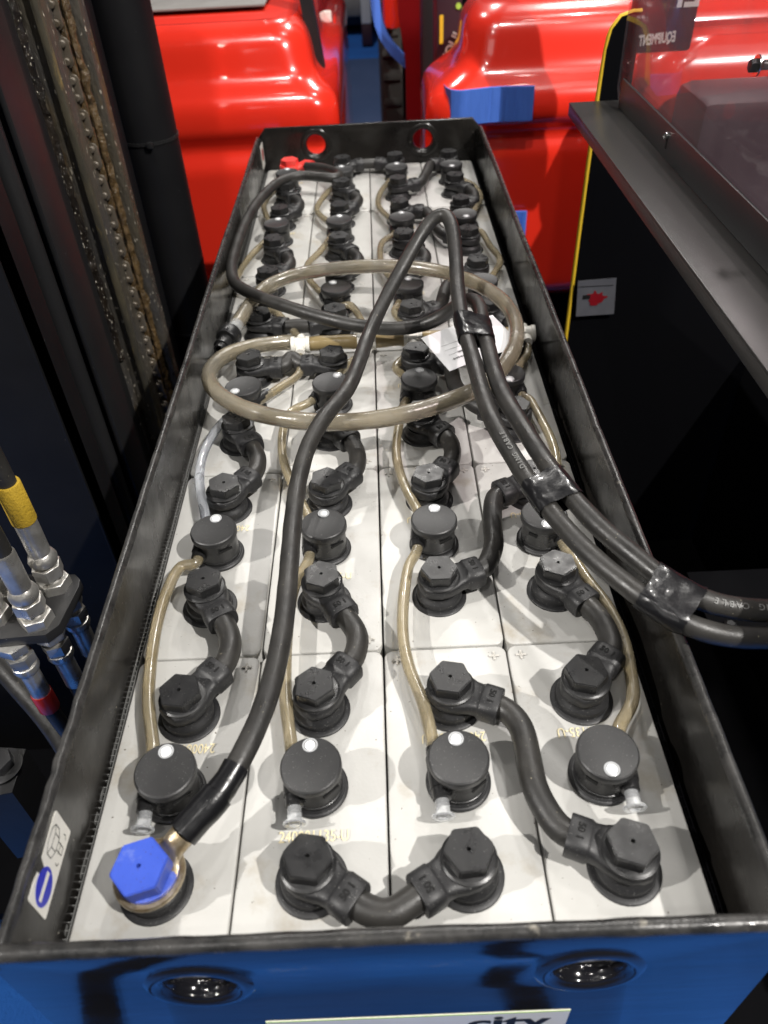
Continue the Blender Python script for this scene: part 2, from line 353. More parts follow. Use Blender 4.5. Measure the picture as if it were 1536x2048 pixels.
box('tray_bottom', (-.1693, 0, -.62), (.1725, TL, -.612), 'wall', tray)
# corrugated spacer sheet down the left side, joined ribs
def corrugated(x0, x1, m, y0, y1, pitch, ribs=True, wav=0):
    vs = []; fs = []
    def bx(a, b):
        k = len(vs)
        for z in (a[2], b[2]):
            for x, y in ((a[0], a[1]), (b[0], a[1]), (b[0], b[1]), (a[0], b[1])): vs.append((x, y, z))
        for f in ((0, 3, 2, 1), (4, 5, 6, 7), (0, 1, 5, 4), (1, 2, 6, 5), (2, 3, 7, 6), (3, 0, 4, 7)): fs.append(tuple(k + i for i in f))
    t = .00035; yy = y0
    n = int((y1 - y0) / pitch)
    for i in range(n):
        y = y0 + i * pitch; z = -.0012 + .0009 * mnoise.noise(Vector((y * 20, 0, 0)))
        w = wav * mnoise.noise(Vector((y * 12, 5, 0)))
        bx((x0 + w, y, -.06), (x0 + t + w, y + pitch, z)); bx((x1 - t + w, y, -.06), (x1 + w, y + pitch, z + .0002))
        s = .0004 * mnoise.noise(Vector((y * 300, 1, 0)))
        bx((x0 + t + w, y + s, -.06), (x1 - t + w, y + s + t * 1.3, z - .0002))
    me = data('corrugated_sheet', vs, fs, m, False); o = link('spacer_sheet', me, tray); o['kind'] = 'stuff'; return o
corrugated(-.1692, -.1664, 'corr', .001, TL - .002, .0042)
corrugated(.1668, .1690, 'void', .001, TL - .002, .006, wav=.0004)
# stickers on the inside of the left wall
xw = -.16885
def flat(name, pts, m, parent, z=None):
    me = data(name, pts, [tuple(range(len(pts)))], m, False); return link(name, me, parent)
def lbox(name, x, y0, y1, z0, z1, m, parent, t=.00025):
    return box(name, (x, y0, z0), (x + t, y1, z1), m, parent)
st = prism(rrect(.0215, .066, .0265, .0505, .0015), 0, .00045, 'stickerw', 'sticker')
def onwall(me, name, lift=0):
    o = link(name, me, tray); m = Matrix(((0, 0, 1, -.1690 + lift), (1, 0, 0, 0), (0, 1, 0, 0), (0, 0, 0, 1))); o.matrix_local = m; return o
o = onwall(st, 'sticker', .0003); o['label'] = 'white sticker with bolt drawing and blue minus sign'
def disc2(cx, cy, rx, ry, n=32): return [(cx + rx * math.cos(2 * PI * i / n), cy + ry * math.sin(2 * PI * i / n)) for i in range(n)]
def subon(me, name, parent, lift):
    q = link(name, me, parent); q.location = (0, 0, lift); return q
subon(prism(disc2(.0325, .0385, .0092, .0092), 0, .00012, 'stickerblue', 'minus_disc'), 'minus_disc', o, .00045)
subon(prism([(.0255, .037), (.0395, .037), (.0395, .040), (.0255, .040)], 0, .00012, 'stickerw', 'minus_bar'), 'minus_bar', o, .00058)
def stroke(pts, wd, m, name, z0=0, z1=.00012):
    vs = []; fs = []
    for (a, b) in zip(pts[:-1], pts[1:]):
        a = Vector(a); b = Vector(b); d = (b - a).normalized(); nn = Vector((-d.y, d.x)) * wd / 2; k = len(vs)
        for p in (a - nn, b - nn, b + nn, a + nn): vs.append((p.x, p.y, z1))
        fs.append((k, k + 1, k + 2, k + 3))
    return vs, fs
dv = []; df = []
for pl in ([(.0455, .046), (.050, .0485), (.057, .0485), (.0605, .046), (.057, .0435), (.050, .0435), (.0455, .046)], [(.0455, .046), (.0455, .0405), (.050, .0375), (.057, .0375), (.0605, .0405), (.0605, .046)],
           [(.050, .0435), (.050, .0375)], [(.057, .0435), (.057, .0375)], [(.0515, .0375), (.0515, .030), (.0555, .030), (.0555, .0375)], [(.0505, .034), (.0565, .034)],
           [(.046, .034), (.0455, .0315), (.0475, .030)], [(.061, .034), (.0615, .0315), (.0595, .030)]):
    v, f = stroke(pl, .0005, 'letter', 's'); k = len(dv); dv += v; df += [tuple(i + k for i in q) for q in f]
subon(data('bolt_drawing', dv, df, 'letter', False), 'bolt_drawing', o, .00045)
o = onwall(prism(rrect(1.150, 1.180, .012, .046, .0015), 0, .00045, 'stickerw', 'sticker'), 'sticker', .0003); o['label'] = 'white sticker with red plus disc'
subon(prism(disc2(1.165, .031, .009, .009), 0, .00012, 'stickerred', 'plus_disc'), 'plus_disc', o, .00045)
# label on the outside of the front wall
lab = link('maker_label', prism([(-.067, -.075), (.090, -.075), (.090, -.0385), (-.067, -.0385)], 0, .0004, 'stickerw', 'maker_label'), tray, (0, -.00765, 0), (PI / 2, 0, 0))
lab['label'] = 'white label with lime top edge on the front wall'
subon(prism([(-.067, -.0400), (.090, -.0400), (.090, -.0385), (-.067, -.0385)], 0, .0001, 'green', 'label_edge'), 'label_edge', lab, .0004)
q = link('lettering', textmesh('city', .030, 'letter', .00005, .0009), lab, (.0585, -.0560, .00046))
# ------------------------------------------------------------------ cells
COLN = ['far left', 'centre left', 'centre right', 'far right']
ROWN = ['front row', 'second row from the front', 'third row from the front', 'fourth row from the front', 'fifth row from the front', 'rearmost row']
ROWS = ['front', 'second', 'third', 'fourth', 'fifth', 'rearmost']
g = .0006
lid_out = rrect(-WX / 2 + g, WX / 2 - g, -LX / 2 + .0006, LX / 2 - .0006, .006, 5)
lid_me = prism(lid_out, -.016, 0, 'lid', 'lid', .0012, 3)
jar_me = prism(rrect(-WX / 2 + .0012, WX / 2 - .0012, -LX / 2 + .0016, LX / 2 - .0016, .006, 4), -.60, -.016, 'lid', 'jar')
seal_me = lathe([(.0196, -.0005), (.0196, .0009), (.0190, .0014), (.0165, .0015), (.0160, .0026), (.0163, .0050), (.0158, .0068), (.0140, .0080), (.0135, .0095), (.0, .0095)], 40, 'rubber', 'post_seal', 50)
def plus_me():
    vs = [];
    s, t = .0034, .0007
    pts = [(-s, -t), (-t, -t), (-t, -s), (t, -s), (t, -t), (s, -t), (s, t), (t, t), (t, s), (-t, s), (-t, t), (-s, t)]
    inn = [(x * .72 if abs(x) > .001 else x * .3, y * .72 if abs(y) > .001 else y * .3) for x, y in pts]
    vs = [(x, y, 0.0) for x, y in pts] + [(x, y, .0005) for x, y in pts] + [(x * .9, y * .9, .0005) for x, y in inn] + [(x * .9, y * .9, .0001) for x, y in inn]
    n = 12; fs = []
    for l in range(3):
        for i in range(n): fs.append((l * n + i, l * n + (i + 1) % n, (l + 1) * n + (i + 1) % n, (l + 1) * n + i))
    fs.append(tuple(range(3 * n, 4 * n)))
    return data('plus_mark', vs, fs, 'mark', False)
plus = plus_me()
num = textmesh('240081135-U', .0094, 'print_', 0, 0, .76)
HINT = {(0, 0): 'under the blue hexagon bolt', (0, 1): 'with its printed number upright behind the front bolt', (0, 5): 'under the red plus terminal', (3, 0): 'with its front bolt beside the right wall'}
def cc(c, r): return (-.1245 + c * WX, (r + .5) * LX)
cells = {}
for r in range(6):
    for c in range(4):
        x, y = cc(c, r)
        h = HINT.get((c, r), '')
        t = thing('battery_cell', f'light grey battery cell, {COLN[c]} column, {ROWN[r]}' + (', under the blue bolt' if (c, r) == (0, 0) else ', under the red bolt' if (c, r) == (0, 5) else ''), 'battery cell', (x, y, 0), 0, 'grey cells in the battery tray')
        link('lid', lid_me, t, (0, 0, random.uniform(-.0004, .0002)), (random.uniform(-.002, .002), random.uniform(-.004, .004), 0)); link('jar', jar_me, t)
        for s in (-1, 1): link('post_seal', seal_me, t, (0, s * .053, 0))
        front = c == 1
        for s in (-1, 1):
            link('plus_mark', plus, t, (s * .0325, (-.0895 if front else .0895), .0003), (0, 0, 0))
        o = link('cell_number', num, t, (0, (-.029 if front else .0295), .00065), (0, 0, 0 if front else PI))
        cells[c, r] = t
# ------------------------------------------------------------------ filler plugs
pl_flange = lathe([(.0186, 0), (.0190, .0008), (.0190, .0020), (.0183, .0028), (.0175, .0030), (.0170, .0036), (.0, .0036)], 40, 'rubber', 'flange')
pl_body = lathe([(.0160, .0030), (.0161, .0060), (.0157, .0062), (.0157, .0195), (.0162, .0205), (.0162, .0225), (0, .0225)], 40, 'black', 'plug_body')
pl_disc = lathe([(.0160, .0222), (.0172, .0224), (.0174, .0230), (.0174, .0264), (.0171, .0272), (.0163, .0278), (.0160, .0277), (0, .0277)], 56, 'cap', 'cover_disc', 30)
pl_ring = lathe([(.0045, 0), (.0045, .0006), (.0042, .0009), (.0036, .0008), (.0034, .0002), (0, .0002)], 24, 'lensring', 'indicator_ring')
pl_lens = lathe([(.0032, 0), (.0030, .0006), (.0023, .0010), (.0012, .0012), (0, .0013)], 20, 'lens', 'indicator_lens')
pl_noz = lathe([(.0, -.019), (.0030, -.019), (.0030, -.0165), (.0052, -.0160), (.0054, -.0100), (.0060, -.0098), (.0060, .0098), (.0054, .0100), (.0052, .0160), (.0030, .0165), (.0030, .019), (0, .019)], 18, 'black', 'nozzle')
pl_slot = box('slot', (-.0035, -.0004, -.0013), (.0035, .0006, .0013), 'letter', link_=False)
pl_notch = box('notch', (-.0055, -.0008, -.0008), (.0055, .0004, .0008), 'letter', link_=False)
PA = {}
for r in range(6):
    for c in range(4):
        a = PI if c == 3 else 0
        PA[c, r] = a + math.radians(random.uniform(-6, 6))
PA[0, 2] = math.radians(145); PA[1, 2] = math.radians(-32); PA[1, 3] = math.radians(18); PA[0, 0] = math.radians(4)
NX, NZ_ = -.0118, .0125
plugs = {}
for r in range(6):
    for c in range(4):
        x, y = cc(c, r)
        t = thing('filler_plug', f'round black filler plug with clear indicator, {COLN[c]} column, {ROWN[r]}', 'filler plug', (x, y, .0002), PA[c, r], 'round black filler plugs on the cells')
        link('flange', pl_flange, t); link('plug_body', pl_body, t); link('nozzle', pl_noz, t, (NX, 0, NZ_), (PI / 2, 0, 0))
        d = link('cover_disc', pl_disc, t, (0, 0, 0), (math.radians(random.uniform(-1.2, 1.2)), math.radians(random.uniform(-1.2, 1.2)), 0))
        rg = link('indicator', pl_ring, t, (0, .0115, .0276)); link('indicator_lens', pl_lens, rg, (0, 0, .0002))
        for aa in (-.95, .9, 1.9): link('slot', pl_notch if aa == -.95 else pl_slot, t, (.0159 * math.cos(aa), .0159 * math.sin(aa), .0178), (0, 0, aa + PI / 2))
        plugs[c, r] = t
def nzw(c, r, end):     # world position of a nozzle tip: end 'f' -> local -y, 'b' -> local +y ; returns tip and a point beyond it
    a = PA[c, r]; x, y = cc(c, r); s = -1 if end == 'f' else 1
    def W(lx, ly): return (x + lx * math.cos(a) - ly * math.sin(a), y + lx * math.sin(a) + ly * math.cos(a), NZ_)
    return W(NX, s * .0125), W(NX - .0005, s * .022)
# ------------------------------------------------------------------ inter-cell connectors
def boot_mesh():
    # rounded head and a sleeve that tapers out of it along +x
    bm = bmesh.new(); secs = [(-.0145, .004, .0035), (-.0135, .016, .0045), (-.0100, .0225, .0052), (-.004, .0285, .0055), (.003, .0290, .0055), (.009, .0262, .0055), (.0145, .0215, .0058), (.0185, .0205, .0066), (.0200, .0212, .0082), (.0208, .0222, .0088), (.0310, .0222, .0088), (.0318, .0216, .0084), (.0318, .0170, .0074)]
    rings = []
    for x, wd, hh in secs:
        z = .0150; zc = z - (0 if x < .019 else .0006); ring = []
        n = 20
        e = .55 if x < .017 else .62
        for i in range(n):
            a = 2 * PI * i / n; ca, sa = math.cos(a), math.sin(a)
            ring.append(bm.verts.new((x, math.copysign(abs(ca) ** e, ca) * wd / 2, zc + math.copysign(abs(sa) ** e, sa) * hh)))
        rings.append(ring)
    for A, B in zip(rings[:-1], rings[1:]):
        for i in range(20): bm.faces.new((A[i], A[(i + 1) % 20], B[(i + 1) % 20], B[i]))
    bm.faces.new(rings[0]); bm.faces.new(list(reversed(rings[-1])))
    return bmdata('terminal_boot', bm, 'rubber', True, 48)
boot_me = boot_mesh()
washer_me = lathe([(.0140, .0202), (.0148, .0205), (.0148, .0214), (.0138, .0219), (.0132, .0222), (0, .0222)], 36, 'black', 'washer')
def hex_me(m, R=.0133, z0=.0220, z1=.0298):
    bm = bmesh.new(); f = bm.faces.new([bm.verts.new((R * math.cos(PI / 3 * i), R * math.sin(PI / 3 * i), z0)) for i in range(6)])
    r = bmesh.ops.extrude_face_region(bm, geom=[f])
    top = [v for v in r['geom'] if isinstance(v, bmesh.types.BMVert)]
    for v in top: v.co.z = z1
    bmesh.ops.bevel(bm, geom=[e for e in bm.edges if all(v.co.z > z1 - 1e-6 for v in e.verts)] + [e for e in bm.edges if abs(e.verts[0].co.z - e.verts[1].co.z) > .001], offset=.0006, segments=2, affect='EDGES')
    # small centre hole
    tf = max([f for f in bm.faces if f.calc_center_median().z > z1 - 1e-5], key=lambda f: f.calc_area())
    ii = bmesh.ops.inset_region(bm, faces=[tf], thickness=R * .86 - .0017)
    for v in tf.verts:
        d = v.co.xy.length
        if d > 0: v.co.xy = v.co.xy * (.0013 / d)
    i2 = bmesh.ops.extrude_face_region(bm, geom=[tf])
    for v in i2['geom']:
        if isinstance(v, bmesh.types.BMVert): v.co.z -= .0028
    bmesh.ops.delete(bm, geom=[tf], context='FACES_ONLY')
    return bmdata('hexagon_bolt', bm, m, True, 30)
hex_black = hex_me('black'); hex_blue = hex_me('blue', .0152, .0215, .0315); hex_red = hex_me('red', .0140)
code_me = textmesh('50 1', .0056, 'letter', .00012, .00015)
def post(c, r, s): x, y = cc(c, r); return Vector((x, y + s * .053, 0))
def add_terminal(t, p, ang, seed, hexm=None, zr=0):
    b = link('terminal_boot', boot_me, t, (p.x, p.y, 0), (0, 0, ang))
    link('moulded_code', code_me, b, (.0258, 0, .0234), (0, 0, PI / 2 if seed % 2 else -PI / 2))
    link('washer', washer_me, t, (p.x, p.y, 0))
    h = link('hexagon_bolt', hexm or hex_black, t, (p.x, p.y, random.uniform(-.0008, .0006)), (random.uniform(-.03, .03), random.uniform(-.03, .03), random.uniform(0, PI / 3)))
    return b
ci = 0
def connector(a, b, angA, angB, mids, label):
    global ci
    pa, pb = post(*a), post(*b)
    t = thing('cell_connector', label, 'cable connector', ((pa.x + pb.x) / 2, (pa.y + pb.y) / 2, 0), 0, 'black connectors bolted between the cells')
    o0 = Vector(t.location)
    pa -= o0; pb -= o0
    da = Vector((math.cos(angA), math.sin(angA), 0)); db = Vector((math.cos(angB), math.sin(angB), 0)); up = Vector((0, 0, .0146))
    pts = [pa + up + da * .027, pa + up + da * .034] + [Vector(m) - o0 for m in mids] + [pb + up + db * .034, pb + up + db * .027]
    cb = tube('link_cable', pts, .0075, 'cable', t, .003, 18, .02, 4)
    add_terminal(t, pa, angA, ci); add_terminal(t, pb, angB, ci + 1); ci += 1
    return t
D = math.radians
# lengthwise links: rear post of row r to front post of row r+1, bowed to the right
def vlink(c, r, bow=.024, a0=62, a1=-62, label=None):
    p, q = post(c, r, 1), post(c, r + 1, -1); m = (p + q) / 2; zz = .0150
    connector((c, r, 1), (c, r + 1, -1), D(a0), D(a1), [(m.x + bow, m.y, zz)],
              label or f'short black bent connector, {COLN[c]} column, joining {ROWS[r]} and {ROWS[r+1]} rows')
for c, r in ((0, 0), (0, 1), (0, 3), (0, 4), (1, 0), (1, 1), (1, 3), (1, 4), (2, 1), (2, 3), (3, 0), (3, 2), (3, 4)):
    a = 52 if c < 3 else 50
    vlink(c, r, .0235 + random.uniform(-.002, .002), a + random.uniform(-5, 5), -a - 4 + random.uniform(-5, 5))
connector((1, 0, -1), (2, 0, -1), D(-36), D(180 + 30), [(-0.0013, 0.0214, 0.0146)], 'black connector arched across the two middle cells of the front row')
connector((2, 0, 1), (3, 0, -1), D(-24), D(156), [(0.0803, 0.1247, 0.0165), (0.0831, 0.0804, 0.0165)], 'long black S shaped connector crossing the front row to the right')
connector((3, 1, 1), (2, 1, -1), D(205), D(18), [(0.0861, 0.297, 0.0155), (0.0848, 0.2781, 0.0155)], 'black S shaped connector crossing the second row, beside the right plug')
connector((0, 2, 1), (1, 2, 1), D(-2), D(178), [([(-0.084, 0.5683, 0.016)][0][0], post(0, 2, 1).y + .013, .018)], 'black connector lying across the third row, inside the left hose loop')
connector((2, 2, 1), (3, 2, -1), D(-20), D(150), [(0.0764, 0.4914, 0.016)], 'black connector crossing the third row under the bundled cables')
connector((3, 3, 1), (2, 3, -1), D(215), D(25), [(0.085, 0.7015, 0.0155)], 'black connector crossing the fourth row, right of the arched cable')
connector((0, 3, -1), (1, 3, -1), D(-20), D(200), [(-.083, post(0, 3, -1).y - .010, .016)], 'black connector lying across the fourth row beside the coupling')
connector((2, 4, 1), (3, 4, -1), D(-10), D(150), [(0.0858, 0.8768, 0.0155)], 'black connector crossing the fifth row behind the arched cable')
connector((3, 5, 1), (2, 5, -1), D(210), D(20), [(0.087, 1.0898, 0.0155)], 'black connector crossing the rearmost row on the right')
connector((2, 5, 1), (1, 5, 1), D(170), D(10), [(0, post(2, 5, 1).y + .004, .0155)], 'black connector along the rear wall between the middle columns')
# ------------------------------------------------------------------ watering tubes
GT = 'small beige watering tubes between the plugs'
def wtube(pts, label, r=.0041, m='tube', closed=None):
    o = tube('water_tube', pts, r, m, None, .003, 14, .05); tag(o, label, 'tube', GT); return o
def J(a, mids, b): return [a[0], a[1]] + mids + [b[1], b[0]]
wtube(J(nzw(0, 0, 'b'), [(-0.149, 0.1572, 0.012), (-0.1555, 0.2142, 0.012), (-0.1544, 0.2511, 0.012), (-0.1478, 0.2758, 0.012)], nzw(0, 1, 'f')), 'beige tube along the left wall between front and second plugs')
wtube(J(nzw(0, 1, 'b'), [(-0.151, 0.3789, 0.012), (-0.1521, 0.4172, 0.012), (-0.1438, 0.4543, 0.012), (-0.1331, 0.4727, 0.012)], nzw(0, 2, 'f')), 'clear colourless tube beside the left wall, second to third row', m='clear')
wtube(J(nzw(1, 0, 'b'), [(-0.0621, 0.1564, 0.012), (-0.0645, 0.2133, 0.012), (-0.062, 0.2502, 0.012)], nzw(1, 1, 'f')), 'beige tube running under the black cable between front and second plugs')
wtube(J(nzw(1, 1, 'b'), [(-0.0701, 0.3598, 0.012), (-0.0818, 0.401, 0.012), (-0.0845, 0.4432, 0.012), (-0.0778, 0.4729, 0.012)], nzw(1, 2, 'f')), 'beige tube left of the black cable, second to third row')
wtube(J(nzw(2, 0, 'b'), [(0.024, 0.1463, 0.012), (0.0166, 0.1732, 0.012), (0.0138, 0.2, 0.012), (0.016, 0.2358, 0.012), (0.0218, 0.2674, 0.012)], nzw(2, 1, 'f')), 'beige tube down the centre right column, front to second row')
wtube(J(nzw(2, 1, 'b'), [(0.0247, 0.3434, 0.012), (0.0185, 0.3728, 0.012), (0.0163, 0.404, 0.012), (0.0209, 0.4446, 0.012), (0.0262, 0.4739, 0.012)], nzw(2, 2, 'f')), 'beige tube down the centre right column, second to third row')
wtube(J(nzw(3, 0, 'f') if 0 else nzw(3, 0, 'f'), [(0.1524, 0.1414, 0.012), (0.1569, 0.1655, 0.012), (0.1585, 0.1909, 0.012), (0.1549, 0.2172, 0.012), (0.1453, 0.247, 0.012), (0.14, 0.2701, 0.012)], nzw(3, 1, 'b')), 'greenish stained tube bowing along the right wall in the front rows')
wtube(J(nzw(3, 1, 'f'), [(0.1499, 0.3729, 0.012), (0.1515, 0.4062, 0.012), (0.1463, 0.4523, 0.012), (0.1418, 0.4748, 0.012)], nzw(3, 2, 'b')), 'pale beige tube beside the right wall, second to third row')
YM = [(-0.0067, 0.5791, 0.02)][0][1]
MX = {0: [(-0.0757, 0.5848, 0.02)][0][0], 1: [(-0.0077, 0.5792, 0.02)][0][0], 2: [(0.0401, 0.5765, 0.02)][0][0], 3: [(0.1557, 0.5744, 0.02)][0][0]}
def tee(i, dy): return ((MX[i], YM + dy * .004, .019), (MX[i], YM + dy * .014, .016))
wtube(J(nzw(0, 2, 'b'), [(-0.093, 0.5127, 0.012), (-0.0758, 0.5357, 0.012)], tee(0, -1)), 'beige curled tube from the left third row plug to the manifold')
wtube(J(nzw(1, 2, 'b'), [(-0.0251, 0.5528, 0.012)], tee(1, -1)), 'beige tube from the centre left third row plug to the manifold')
wtube(J(nzw(2, 2, 'b'), [(0.02, 0.5391, 0.012)], tee(2, -1)), 'beige tube from the centre right third row plug to the manifold')
wtube(J(nzw(3, 2, 'f'), [(0.1553, 0.5553, 0.012)], tee(3, -1)), 'beige kinked tube below the white tee at the right wall')
wtube(J(nzw(0, 3, 'f'), [(-0.1138, 0.6721, 0.012), (-0.0944, 0.6377, 0.012)], tee(0, 1)), 'beige tube from the left fourth row plug to the manifold')
wtube(J(nzw(1, 3, 'f'), [(-0.028, 0.6786, 0.012), (-0.0138, 0.6408, 0.012)], tee(1, 1)), 'thin pale tube from the centre left fourth row plug')
wtube(J(nzw(2, 3, 'f'), [(0.023, 0.6577, 0.012), (0.0317, 0.6271, 0.012)], tee(2, 1)), 'pale tube from the centre right fourth row plug')
wtube(J(nzw(3, 3, 'b'), [(0.1414, 0.6499, 0.012), (0.1471, 0.6242, 0.012)], tee(3, 1)), 'yellowish tube curling under the big hose at the right')
wtube(J(nzw(0, 3, 'b'), [(-0.1621, 0.7401, 0.012), (-0.1628, 0.7771, 0.012), (-0.1528, 0.8302, 0.012)], nzw(0, 4, 'f')), 'beige tube touching the left wall, fourth to fifth row')
wtube(J(nzw(1, 3, 'b'), [(-0.0777, 0.7535, 0.012), (-0.0801, 0.7889, 0.012), (-0.0672, 0.8244, 0.012)], nzw(1, 4, 'f')), 'beige tube in the centre left column, fourth to fifth row')
wtube(J(nzw(2, 3, 'b'), [(0.0143, 0.7637, 0.012), (0.0102, 0.8046, 0.012), (0.015, 0.8486, 0.012)], nzw(2, 4, 'f')), 'beige tube in the centre right column, fourth to fifth row')
wtube(J(nzw(3, 3, 'f'), [(0.1564, 0.7725, 0.012), (0.1499, 0.8178, 0.012), (0.1429, 0.8666, 0.012)], nzw(3, 4, 'b')), 'pale tube by the right wall, fourth to fifth row')
wtube(J(nzw(0, 4, 'b'), [(-0.1533, 0.9952, 0.012), (-0.1455, 1.0482, 0.012)], nzw(0, 5, 'f')), 'yellowish tube at the left wall, fifth to rearmost row')
wtube(J(nzw(1, 4, 'b'), [(-0.0756, 0.9656, 0.012), (-0.065, 1.0305, 0.012)], nzw(1, 5, 'f')), 'beige tube in the centre left column, fifth to rearmost row')
wtube(J(nzw(2, 4, 'b'), [(0.0114, 0.9726, 0.012), (0.0153, 1.0252, 0.012)], nzw(2, 5, 'f')), 'beige tube in the centre right column, fifth to rearmost row')
wtube(J(nzw(3, 4, 'f'), [(0.1571, 0.9832, 0.012), (0.1538, 1.0299, 0.012)], nzw(3, 5, 'b')), 'pale tube by the right wall, fifth to rearmost row')
# milky end stubs on the four front plugs
stub_me = lathe([(.0036, 0), (.0040, .0005), (.0040, .009), (.0044, .0115), (.0064, .0120), (.0066, .0128), (.0060, .0134), (.0030, .0134), (.0022, .0120), (0, .0118)], 24, 'stub', 'end_stub')
for c in range(4):
    e = 'b' if c == 3 else 'f'; a, b = nzw(c, 0, e); d = Vector(b) - Vector(a)
    o = link('end_stub', stub_me, None, a); o.rotation_euler = (d.normalized() + Vector((0, 0, -.12))).to_track_quat('Z', 'Y').to_euler()
    tag(o, f'milky plastic end stub on the {COLN[c]} front plug', 'tube plug', 'milky end stubs on the front plugs')
# manifold of brown hose and white tees
mf = thing('water_manifold', 'brown hose with white tees lying across the tray under the loops', 'water manifold', (0, YM, .02))
xs = [MX[0], MX[1], MX[2], MX[3]]
for a, b in zip(xs[:-1], xs[1:]):
    tube('manifold_hose', [(a + .004, 0, 0), ((a + b) / 2, .001, .0006), (b - .004, 0, 0)], .0074, 'brown', mf, .003, 16, .12)
tee_me = lathe([(.0, -.0095), (.0085, -.0095), (.0088, -.0085), (.0088, -.006), (.0078, -.0055), (.0078, .0055), (.0088, .006), (.0088, .0085), (.0085, .0095), (0, .0095)], 20, 'white', 'tee')
br_me = lathe([(.0050, -.016), (.0050, .016), (.0, .016)], 16, 'white', 'tee_branch')
for i in range(4):
    q = link('tee', tee_me, mf, (xs[i], 0, 0), (0, PI / 2, 0)); link('tee_branch', br_me, q, (.001, 0, 0), (PI / 2, 0, 0))
# big hose loop
hose = thing('filling_hose', 'thick aged translucent hose coiled in an oval over the cells', 'hose', (0, .55, 0))
HP = [(-0.1443, 0.6072, 0.03), (-0.1349, 0.649, 0.031), (-0.1202, 0.6846, 0.034), (-0.0928, 0.7021, 0.038), (-0.0588, 0.7095, 0.04), (-0.0189, 0.7141, 0.04), (0.0324, 0.7094, 0.04), (0.0762, 0.6869, 0.042), (0.1105, 0.646, 0.046), (0.1326, 0.5942, 0.05), (0.138, 0.5399, 0.052), (0.1258, 0.4885, 0.05), (0.0944, 0.4426, 0.048), (0.0511, 0.4184, 0.046), (0.0039, 0.406, 0.044), (-0.0428, 0.4076, 0.042), (-0.0911, 0.4234, 0.04), (-0.1287, 0.4511, 0.038), (-0.1519, 0.4849, 0.036), (-0.1571, 0.5148, 0.034), (-0.1473, 0.5442, 0.032), (-0.1212, 0.5706, 0.026), (-0.097, 0.5813, 0.022), (-0.0846, 0.5857, 0.02)]
tube('hose', [Vector(p) - Vector((0, .55, 0)) for p in HP], .0076, 'hose', hose, .004, 20, .07, 6)
a = Vector(HP[0]); b = Vector([(-0.1577, 0.5612, 0.026)][0]); d = (b - a).normalized()
cp = [(.0, 0), (.0070, 0), (.0078, .002), (.0070, .004), (.0078, .006), (.0070, .008), (.0078, .010), (.0070, .012), (.0085, .0125)]
q = link('barbed_collar', lathe([(r, z) for r, z in cp], 24, 'stub', 'barbed_collar'), hose, a - Vector((0, .55, 0)) - d * .004); q.rotation_euler = d.to_track_quat('Z', 'Y').to_euler()
cp = [(.0, 0), (.0080, 0), (.0080, .004), (.0118, .0046), (.0122, .006), (.0122, .015), (.0112, .0175), (.0075, .018), (.0072, .027), (.0085, .0275), (.0085, .030), (.0068, .0304), (.0062, .033), (.0062, .036), (.0045, .036), (.0040, .028), (0, .028)]
q = link('snap_coupling', lathe(cp, 28, 'black', 'snap_coupling'), hose, a - Vector((0, .55, 0)) + d * .0085); q.rotation_euler = d.to_track_quat('Z', 'Y').to_euler()
# ------------------------------------------------------------------ battery cables
cabA = thing('battery_cable', 'black cable from the blue bolt arching over the cells to the right', 'cable', post(0, 0, -1), 0)
oA = Vector(cabA.location)
PA_ = [Vector(p) for p in [(-0.1075, 0.0617, 0.027), (-0.1, 0.0698, 0.03), (-0.0894, 0.081, 0.033), (-0.0782, 0.1021, 0.037), (-0.0699, 0.1255, 0.04), (-0.0642, 0.1528, 0.043), (-0.0613, 0.1857, 0.045), (-0.0609, 0.2279, 0.046), (-0.061, 0.275, 0.048), (-0.0587, 0.3191, 0.053), (-0.0521, 0.3529, 0.06), (-0.0397, 0.3818, 0.066), (-0.0228, 0.4158, 0.067), (-0.0124, 0.4601, 0.067), (-0.0031, 0.5039, 0.07), (0.0141, 0.5463, 0.084), (0.0349, 0.5795, 0.104), (0.0537, 0.6022, 0.124), (0.0648, 0.6097, 0.134), (0.0736, 0.6109, 0.136), (0.079, 0.5957, 0.132), (0.0803, 0.5611, 0.118), (0.0785, 0.5185, 0.104), (0.0785, 0.475, 0.095), (0.082, 0.4224, 0.089), (0.0867, 0.3445, 0.086), (0.0972, 0.296, 0.083), (0.1073, 0.2598, 0.081), (0.1178, 0.2317, 0.079), (0.1307, 0.2025, 0.078), (0.144, 0.1816, 0.077), (0.1596, 0.162, 0.075), (0.1767, 0.1495, 0.071), (0.1963, 0.1452, 0.066), (0.23, 0.147, 0.06), (0.2779, 0.156, 0.05)]]
tube('sheath', [p - oA for p in PA_], .0066, 'cable', cabA, .004, 20, .05, 6)
pathA = smoothpath(PA_, .004, 6)
add_b = link('hexagon_bolt', hex_blue, cabA, (0, 0, .0005), (.05, -.06, .25)); add_b['label'] = 'bright blue hexagon bolt head'
link('blue_washer', lathe([(.0135, .0185), (.0160, .0188), (.0160, .0212), (.0145, .0219), (0, .0219)], 36, 'blue', 'blue_washer'), cabA)
